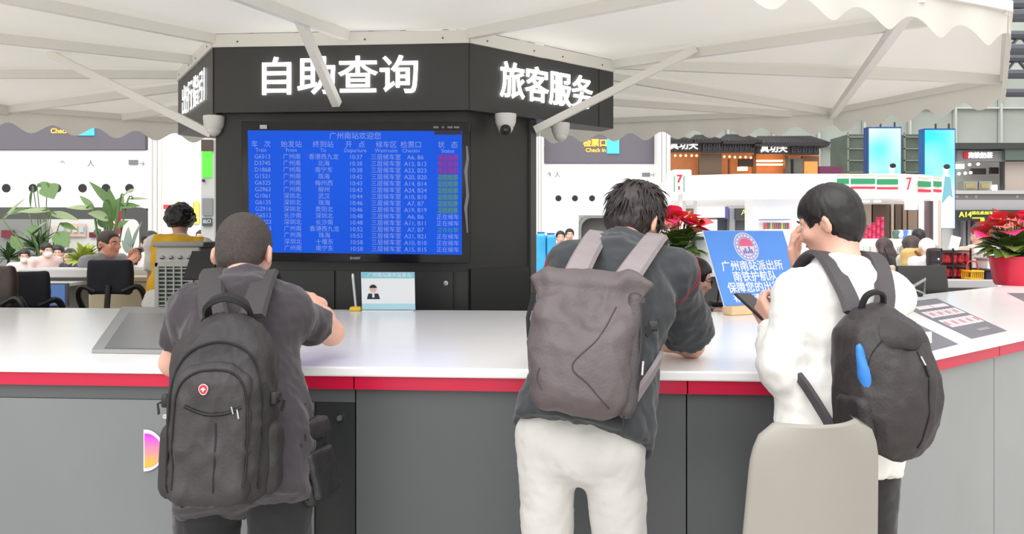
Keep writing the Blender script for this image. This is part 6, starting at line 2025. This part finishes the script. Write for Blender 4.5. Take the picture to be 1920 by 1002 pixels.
def eave_roof(x0, x1, yb, yt, inset):
    a, b = at(x0, yb, SY - .5), at(x1, yb, SY - .5)
    zt2 = at(x0, yt, SY).z
    ins = px2m(inset, SY)
    vs = [a, b, b + Vector((0, 2.2, 0)), a + Vector((0, 2.2, 0)), Vector((a.x + ins, SY + .5, zt2)), Vector((b.x - ins, SY + .5, zt2)), Vector((b.x - ins, SY + 1.0, zt2)), Vector((a.x + ins, SY + 1.0, zt2))]
    vs += [a + Vector((0, 0, -.12)), b + Vector((0, 0, -.12)), b + Vector((0, 2.2, -.12)), a + Vector((0, 2.2, -.12))]
    rf_ = MB().add(vs, [(0, 1, 5, 4), (1, 2, 6, 5), (2, 3, 7, 6), (3, 0, 4, 7), (4, 5, 6, 7), (8, 9, 1, 0), (9, 10, 2, 1), (10, 11, 3, 2), (11, 8, 0, 3), (11, 10, 9, 8)]).build('eave_roof', eave, ns)
    n_ = max(3, int((x1 - x0) / 7))
    for k in range(n_ + 1):
        u = k / n_
        MB().tube([vs[0].lerp(vs[1], u), vs[4].lerp(vs[5], u)], .035, 5).build('roof_tile_row', eave, rf_)
eave_roof(1242, 1302, 263, 256, 10); eave_roof(1300, 1352, 262, 251, 14); eave_roof(1356, 1428, 264, 250, 18); eave_roof(1416, 1556, 268, 253, 20)
lampm = mat('warm_lamp', (255, 214, 150), .5, emit=2.0)
for x, y in ((1266, 292), (1276, 292), (1286, 292), (1297, 292), (1306, 292), (1358, 294), (1368, 294), (1378, 295), (1388, 295), (1398, 295), (1408, 296)):
    MB().ball(at(x, y, SY + .8), .05, 8).build('pendant_lamp', lampm, ns, smooth=True)
for x0, y0, x1, y1, m in ((1311, 288, 1353, 335, mat('shop_post', (134, 112, 92), .6)), (1386, 298, 1411, 312, mat('menu_dark', (66, 44, 36), .5)), (1385, 313, 1402, 320, lampm),
                          (1418, 300, 1468, 303, lampm), (1418, 307, 1468, 310, lampm), (1412, 290, 1418, 335, mat('shop_timber', (160, 104, 66), .6)), (1472, 292, 1478, 335, MATS['shop_post']),
                          (1485, 299, 1488, 335, BLACK), (1478, 297, 1505, 335, mat('shop_glass', (128, 130, 120), .4)), (1505, 293, 1536, 335, mat('shop_brown', (150, 106, 76), .6)), (1508, 303, 1533, 328, mat('lit_poster', (244, 196, 120), .5, emit=.6)), (1367, 298, 1370, 330, MATS['shop_timber'])):
    prect(ns, 'front_panel', x0, y0, x1, y1, SY + (.6 if m is not BLACK else .5), .2, m)
prect(ns, 'purple_board', 1537, 312, 1580, 326, SY - 1, .2, mat('board_purple', (110, 44, 84), .5))
# ------------------------------------------------------------------ blue LED banners
def led_mat(key):
    m = mat(key, (20, 190, 236), .4)
    nt = m.node_tree; b = nt.nodes['Principled BSDF']
    tcn = nt.nodes.new('ShaderNodeTexCoord'); n = nt.nodes.new('ShaderNodeTexNoise'); n.inputs['Scale'].default_value = .55; n.inputs['Detail'].default_value = 1
    r = nt.nodes.new('ShaderNodeValToRGB')
    r.color_ramp.elements[0].position = .38; r.color_ramp.elements[0].color = lin((24, 176, 232)) + (1,)
    r.color_ramp.elements[1].position = .66; r.color_ramp.elements[1].color = lin((196, 242, 250)) + (1,)
    nt.links.new(tcn.outputs['Object'], n.inputs['Vector']); nt.links.new(n.outputs['Fac'], r.inputs['Fac'])
    nt.links.new(r.outputs['Color'], b.inputs['Base Color']); nt.links.new(r.outputs['Color'], b.inputs['Emission Color'])
    b.inputs['Emission Strength'].default_value = .75
    return m
def banner(label, x0, y0, x1, y1, Y, fig):
    t = thing('led_banner', label, 'screen', at((x0 + x1) / 2, y1, Y), group='tall blue screens beside the shops')
    prect(t, 'banner_case', x0 - 2, y0 - 3, x1 + 1.5, y1 + 1, Y, .3, mat('banner_case', (36, 70, 130), .5))
    prect(t, 'banner_face', x0, y0, x1, y1, Y - .03, .04, led_mat('banner_led'))
    for dx in (.35, .8):
        prect(t, 'hook', x0 + (x1 - x0) * dx, y0 - 12, x0 + (x1 - x0) * dx + 2, y0 - 3, Y + .1, .05, DARK)
    prect(t, 'banner_post', (x0 + x1) / 2 - 3, y1, (x0 + x1) / 2 + 3, 560, Y + .1, .15, DARK)
    hx, hy, s_ = fig
    Yf = Y - .05
    ov = lambda cx_, cy_, rx, ry: [(at(cx_ + rx * math.cos(a), cy_ + ry * math.sin(a), Yf)) for a in np.linspace(0, 2 * math.pi, 18)[:-1]]
    def flat(pts, m, nm, dy=0.0):
        n = len(pts)
        vs = [p + Vector((0, dy, 0)) for p in pts] + [p + Vector((0, dy + .01, 0)) for p in pts]
        MB().add(vs, [tuple(range(n)), tuple(range(2 * n - 1, n - 1, -1))] + [(i, (i + 1) % n, n + (i + 1) % n, n + i) for i in range(n)]).build(nm, m, t)
    white_e = mat('figure_pale', (244, 232, 228), .5, emit=.5); hair_e = mat('figure_hair', (40, 34, 40), .5, emit=.1); teal_e = mat('figure_teal', (96, 150, 164), .5, emit=.35)
    flat(ov(hx, hy, 5 * s_, 8 * s_), white_e, 'figure_face', -.012)
    flat(ov(hx + 1.5 * s_, hy - 5 * s_, 6 * s_, 4.5 * s_), hair_e, 'figure_hair', -.024)
    bt_ = min(y1 - 4, hy + 78 * s_)
    flat([at(hx - 5 * s_, hy + 8 * s_, Yf), at(hx + 5 * s_, hy + 8 * s_, Yf), at(min(hx + 13 * s_, x1 - 1), min(hy + 40 * s_, bt_), Yf), at(hx + 10 * s_, bt_, Yf), at(hx - 12 * s_, bt_, Yf)], white_e, 'figure_body', -.012)
    if bt_ > hy + 30:
        flat([at(hx - 2 * s_, hy + 12 * s_, Yf), at(hx + 8 * s_, hy + 14 * s_, Yf), at(hx + 12 * s_, hy + 52 * s_, Yf), at(hx + 6 * s_, hy + 46 * s_, Yf), at(hx - 8 * s_, hy + 62 * s_, Yf)], teal_e, 'figure_coat', -.024)
    return t
banner('tall blue lit advertising screen behind the striped fascia', 1630, 241, 1689, 400, 22, (1672, 316, 1.0))
banner('tall blue lit advertising screen with a full figure in teal', 1735, 244, 1790, 428, 21, (1773, 318, 1.05))
# ------------------------------------------------------------------ right: gallery shop and gate sign
gs = thing('gallery_shop', 'grey gallery shop with a red square on its sign above the A14 gates', 'shop', at(1860, 560, 30))
GY = 30
prect(gs, 'roof_edge', 1788, 268, 1925, 279, GY - .3, 1.2, mat('roof_dark', (62, 64, 64), .6))
prect(gs, 'roof_edge', 1885, 279, 1960, 300, GY - .2, 1.0, mat('roof_green_grey', (92, 106, 98), .6))
prect(gs, 'sign_board', 1795, 283, 1885, 303, GY, .3, mat('signboard_grey', (128, 126, 130), .5))
prect(gs, 'red_square', 1807, 285, 1816, 297, GY - .05, .08, mat('square_red', (204, 36, 52), .5))
text('高铁奶茶', mat('sign_white_lit', (246, 246, 248), .5, emit=.5), gs, at(1838, 292, GY - .05), (1, 0, 0), (0, 0, 1), px2m(11.5, GY), .02, .008)
prect(gs, 'shop_back', 1788, 303, 1888, 372, GY + 1.5, .2, mat('gallery_inner', (176, 174, 170), .6))
prect(gs, 'side_wall', 1882, 303, 1960, 372, GY + .2, .3, mat('gallery_wall', (186, 174, 166), .6))
prect(gs, 'dark_post', 1880, 300, 1884, 356, GY + .1, .2, DARK)
prect(gs, 'ceiling_light', 1790, 308, 1808, 316, GY + .8, .2, LIT)
for x, y in ((1818, 309), (1834, 308), (1810, 325), (1820, 324), (1798, 326)):
    MB().ball(at(x, y, GY + .9), .06, 8).build('spot_lamp', LIT, gs, smooth=True)
prect(gs, 'menu_board', 1821, 316, 1849, 327, GY + .9, .1, mat('menu_brown', (78, 66, 66), .5)); prect(gs, 'menu_board', 1857, 314, 1877, 326, GY + .9, .1, MATS['menu_brown'])
for x0, x1 in ((1807, 1833), (1836, 1860), (1890, 1916)):
    prect(gs, 'display_case', x0, 340, x1, 356, GY + .3, .4, mat('case_grey', (158, 160, 150), .4))
    prect(gs, 'case_goods', x0 + 4, 344, x1 - 4, 353, GY + .26, .05, mat('case_goods', (176, 160, 110), .5))
prect(gs, 'white_sign', 1863, 347, 1870, 357, GY + .2, .1, LIT)
prect(gs, 'slab_top', 1786, 357, 1990, 364, GY, 2.5, mat('slab_pale', (190, 188, 188), .6))
prect(gs, 'slab_band', 1786, 364, 1990, 375, GY + .1, 2.3, mat('slab_dark', (120, 118, 120), .6))
prect(gs, 'slab_face', 1786, 375, 1990, 394, GY + .05, 2.4, mat('slab_grey', (170, 168, 172), .6))
for x in (1794, 1812, 1830, 1907):
    hole(gs, x, 369, 3, GY + .1, mat('bracket_grey', (150, 148, 150), .5), 'slab_boss')
prect(gs, 'under_sign', 1792, 394, 1990, 414, GY - .1, .2, mat('undersign_dark', (46, 50, 48), .5))
ol = mat('sign_lime', (206, 214, 84), .5, emit=.5)
text('A14', ol, gs, at(1810, 403, GY - .15), (1, 0, 0), (0, 0, 1), px2m(14, GY), .02, .004)
text('A15', ol, gs, at(1880, 403, GY - .15), (1, 0, 0), (0, 0, 1), px2m(14, GY), .02, .004)
text('请在此候车', ol, gs, at(1842, 400, GY - .15), (1, 0, 0), (0, 0, 1), px2m(7, GY), .02, fit=px2m(40, GY))
prect(gs, 'lit_bar', 1824, 408, 1845, 410, GY - .15, .06, ol)
prect(gs, 'yellow_tag', 1840, 409, 1846, 420, GY - .2, .06, mat('tag_yellow', (240, 222, 50), .5, emit=.6))
prect(gs, 'gate_hall', 1792, 414, 1990, 575, GY + 1.0, .2, mat('gate_hall_dark', (112, 112, 118), .6))
for k, x in enumerate((1806, 1815, 1822)):
    prect(gs, 'hall_column', x, 414, x + 5, 575, GY + .8, .2, mat('hall_column', (140, 140, 148), .6))
prect(gs, 'purple_panel', 1824, 414, 1842, 450, GY + .7, .1, mat('panel_plum', (92, 62, 82), .6))
# grey-green stair cores between the banners
for k, (x0, x1) in enumerate(((1590, 1626), (1696, 1732))):
    t = thing('lift_tower', ('glazed green lift tower beside the first blue screen' if k == 0 else 'glazed green lift tower between the two blue screens'), 'tower', at(x0, 575, 36))
    prect(t, 'tower_core', x0, 252, x1, 575, 36, 2, mat('tower_green', (92, 104, 92), .3, var=.2, vscale=1.5))
    for j in range(6):
        prect(t, 'tower_band', x0, 256 + j * 22, x1, 258 + j * 22, 35.9, .1, mat('tower_band', (140, 148, 138), .5))
    for x in (x0, x1 - 2):
        prect(t, 'tower_post', x, 248, x + 2, 575, 35.9, .1, MATS['tower_band'])

# ------------------------------------------------------------------ shoppers beyond the right wing
fdk = thing('goods_counter', 'long grey counter with baskets behind the shoppers', 'counter', at(1780, 560, 7.6))
zf = zrow(525, 7.6)
MB().rbox((at(1765, 0, 7.6).x, 7.85, zf - .04), (px2m(215, 7.6), .5, .08), .01).build('counter_slab', mat('goods_slab', (196, 194, 196), .45), fdk)
MB().box((at(1765, 0, 7.6).x, 7.9, (zf - .08) / 2), (px2m(205, 7.6), .4, zf - .08)).build('counter_front', mat('goods_front', (150, 148, 150), .5), fdk)
def walker(label, px, py, Y, yaw, s, tp, hair, lean=.0, bottom=trous1, hair_m=HAIR, sleeve='short', seed=1, **k):
    h = at(px, py, Y); yw = math.radians(yaw); f = Vector((math.cos(yw), math.sin(yw), 0))
    neck = h - f * (.03 + .05 * lean) - Vector((0, 0, .135 * s))
    hz = min(.92 * s, neck.z - .42 * s)
    hip = Vector((neck.x, neck.y, hz)) - f * .25 * lean
    return human(label, hip, neck, h, yaw, vox=.017, s=s, top=tp, bottom=bottom, shoe=shoe1, hair=hair, hair_m=hair_m, sleeve=sleeve, seed=seed, fold=.004, hpitch=12 + 15 * lean, **k)
hair_br = mat('hair_dark_brown', (66, 50, 50), .5, var=.2, vscale=50)
walker('long-haired woman in a black top with a pale bag', 1656, 464, 10.0, 100, .92, cloth('top_black', (48, 40, 44)), 'long', .3, cloth('skirt_cream', (226, 206, 176)), hair_br, seed=71)
tb = thing('tote_bag', 'cream tote bag hanging at the long-haired woman', 'bag', at(1668, 525, 9.7))
sd_ = SDF(.012); c = at(1664, 511, 9.72); sd_.box(c, (.09, .04, .085), .03)
sdf_obj('bag_body', sd_, mat('tote_cream', (228, 206, 170), .7), tb, fold=(.01, (10, 10, 8), 3))
MB().tube([c + Vector((-.06, 0, .07)), c + Vector((-.02, .05, .3)), c + Vector((.05, 0, .07))], .01, 6).build('bag_handle', BLACK, tb, smooth=True)
walker('brown-haired shopper carrying a khaki backpack', 1707, 462, 9.4, 110, .95, cloth('top_stone', (196, 190, 180)), 'long', .25, trous1, hair_br, seed=73)
kb = thing('backpack', 'khaki backpack on the brown-haired shopper beyond the monitor', 'backpack', at(1712, 500, 9.1))
sd_ = SDF(.012); c = at(1713, 487, 9.12); sd_.box(c, (.135, .07, .125), .06)
kbb = sdf_obj('pack_body', sd_, mat('khaki', (206, 172, 112), .7, var=.08, vscale=12), kb, fold=(.014, (8, 8, 8), 5))
MB().tube([c + Vector((-.02, -.075, .10)), c + Vector((.06, -.08, .0)), c + Vector((.09, -.075, -.10))], .012, 6).build('pack_strap', mat('khaki_dark', (120, 88, 50), .7), kbb, smooth=True)
walker('tall dark-haired person behind the shoppers at the kiosk', 1722, 446, 11.0, 80, 1.0, cloth('top_grey', (150, 146, 150)), 'crop', .1, seed=75)
walker('pale-clad shopper with a white cap beside the khaki backpack', 1737, 466, 9.0, 95, .95, white_t, 'buzz', .3, hair_m=white_t, seed=77)
kb = thing('backpack', 'small black backpack with a white dot on the pale-clad shopper', 'backpack', at(1752, 500, 8.75))
sd_ = SDF(.012); c = at(1752, 486, 8.78); sd_.box(c, (.075, .06, .12), .04)
kbb = sdf_obj('pack_body', sd_, mat('pack_far_black', (42, 34, 40), .6), kb, fold=(.01, (9, 9, 9), 6))
MB().ball(c + Vector((.01, -.065, .0)), .012, 8).build('white_badge', WHITE, kbb)
wl = at(1835, 437, 8.6)
walker('woman in white reaching out an arm over the counter', 1838, 440, 8.6, 170, .98, white_t, 'bun', .1, mat('skirt_white', (232, 230, 230), .8), hair_br, seed=79,
       RA=(at(1792, 470, 8.3), (0, 0, -1)), LA=(at(1800, 482, 8.9), (0, 0, -1)))
# red goods rack, yellow basket, leaflet, dark crate
rk = thing('display_rack', 'black wire rack filled with red packets on the far counter', 'rack', at(1792, 525, 7.8))
for x in (1765, 1787, 1820):
    prect(rk, 'rack_post', x, 466, x + 2, 525, 7.75, .02, BLACK)
for y in (470, 497, 523):
    prect(rk, 'rack_shelf', 1765, y, 1822, y + 1.6, 7.75, .2, BLACK)
prect(rk, 'rack_back', 1766, 471, 1821, 524, 7.97, .01, mat('rack_back', (120, 92, 96), .6))
rpk = mat('packet_red', (204, 52, 62), .35, var=.25, vscale=14)
for k in range(8):
    y0 = 476 if k < 4 else 502
    px = 1769 + (k % 4) * 13
    sd_ = SDF(.012); c = at(px + 5, y0 + 9.5, 7.84); sd_.box(c, (.032, .03, .05), .016)
    tag(sdf_obj('red_packet', sd_, rpk, None, fold=(.008, (22, 22, 22), k)), 'red foil packet on the %s shelf of the black rack' % ('upper' if k < 4 else 'lower'), 'packet', 'red packets in the rack')
yb = thing('shopping_basket', 'yellow plastic shopping basket on the far counter', 'basket', at(1823, 525, 7.65))
c0 = at(1823, 525, 7.7); ym_ = mat('basket_yellow', (240, 186, 30), .45)
bw = px2m(22, 7.7)
MB().rbox(c0 + Vector((0, 0, .012)), (bw * .9, .16, .02), .006).build('basket_floor', ym_, yb)
for k in range(7):
    MB().box(c0 + Vector((-bw / 2 + bw * k / 6, -.08, .045)), (.009, .006, .075)).build('basket_slat', ym_, yb)
    MB().box(c0 + Vector((-bw / 2 + bw * k / 6, .08, .045)), (.009, .006, .075)).build('basket_slat', ym_, yb)
MB().tube([c0 + Vector((sx * bw / 2, sy * .085, .085)) for sx, sy in ((-1, -1), (1, -1), (1, 1), (-1, 1))], .01, 6, closed=True).build('basket_rim', ym_, yb)
MB().tube(spline([c0 + Vector((-bw / 2, 0, .085)), c0 + Vector((-bw / 3, 0, .17)), c0 + Vector((bw / 3, 0, .17)), c0 + Vector((bw / 2, 0, .085))], 4), .007, 6).build('basket_handle', mat('handle_red', (196, 60, 50), .5), yb, smooth=True)
lf = thing('leaflet_stand', 'white slanted leaflet stand above the red rack', 'stand', at(1790, 470, 8.0))
MB().box(at(1790, 456, 7.9), (px2m(18, 7.9), .01, px2m(26, 7.9)), Matrix.Rotation(math.radians(14), 3, 'Y')).build('leaflet', WHITE, lf)
MB().box(at(1793, 500, 7.99), (.02, .02, px2m(62, 7.9))).build('stand_rod', DARK, lf)
dc = thing('storage_crate', 'dark blue crate on the far counter beside the red flower pot', 'crate', at(1862, 527, 7.7))
prect(dc, 'crate_body', 1850, 507, 1876, 525, 7.66, .25, mat('crate_navy', (44, 42, 66), .6), .01)
prect(dc, 'crate_rim', 1849, 505, 1877, 508, 7.64, .28, mat('crate_rim', (64, 62, 86), .6))
pb2 = thing('paper_box', 'white carton stacked on the dark blue crate', 'carton', at(1862, 505, 7.7))
prect(pb2, 'carton_body', 1852, 474, 1874, 505, 7.68, .2, WHITE, .006)
prect(pb2, 'carton_seam', 1851.5, 484, 1874.5, 487, 7.66, .23, mat('seam_grey', (170, 164, 172), .6))
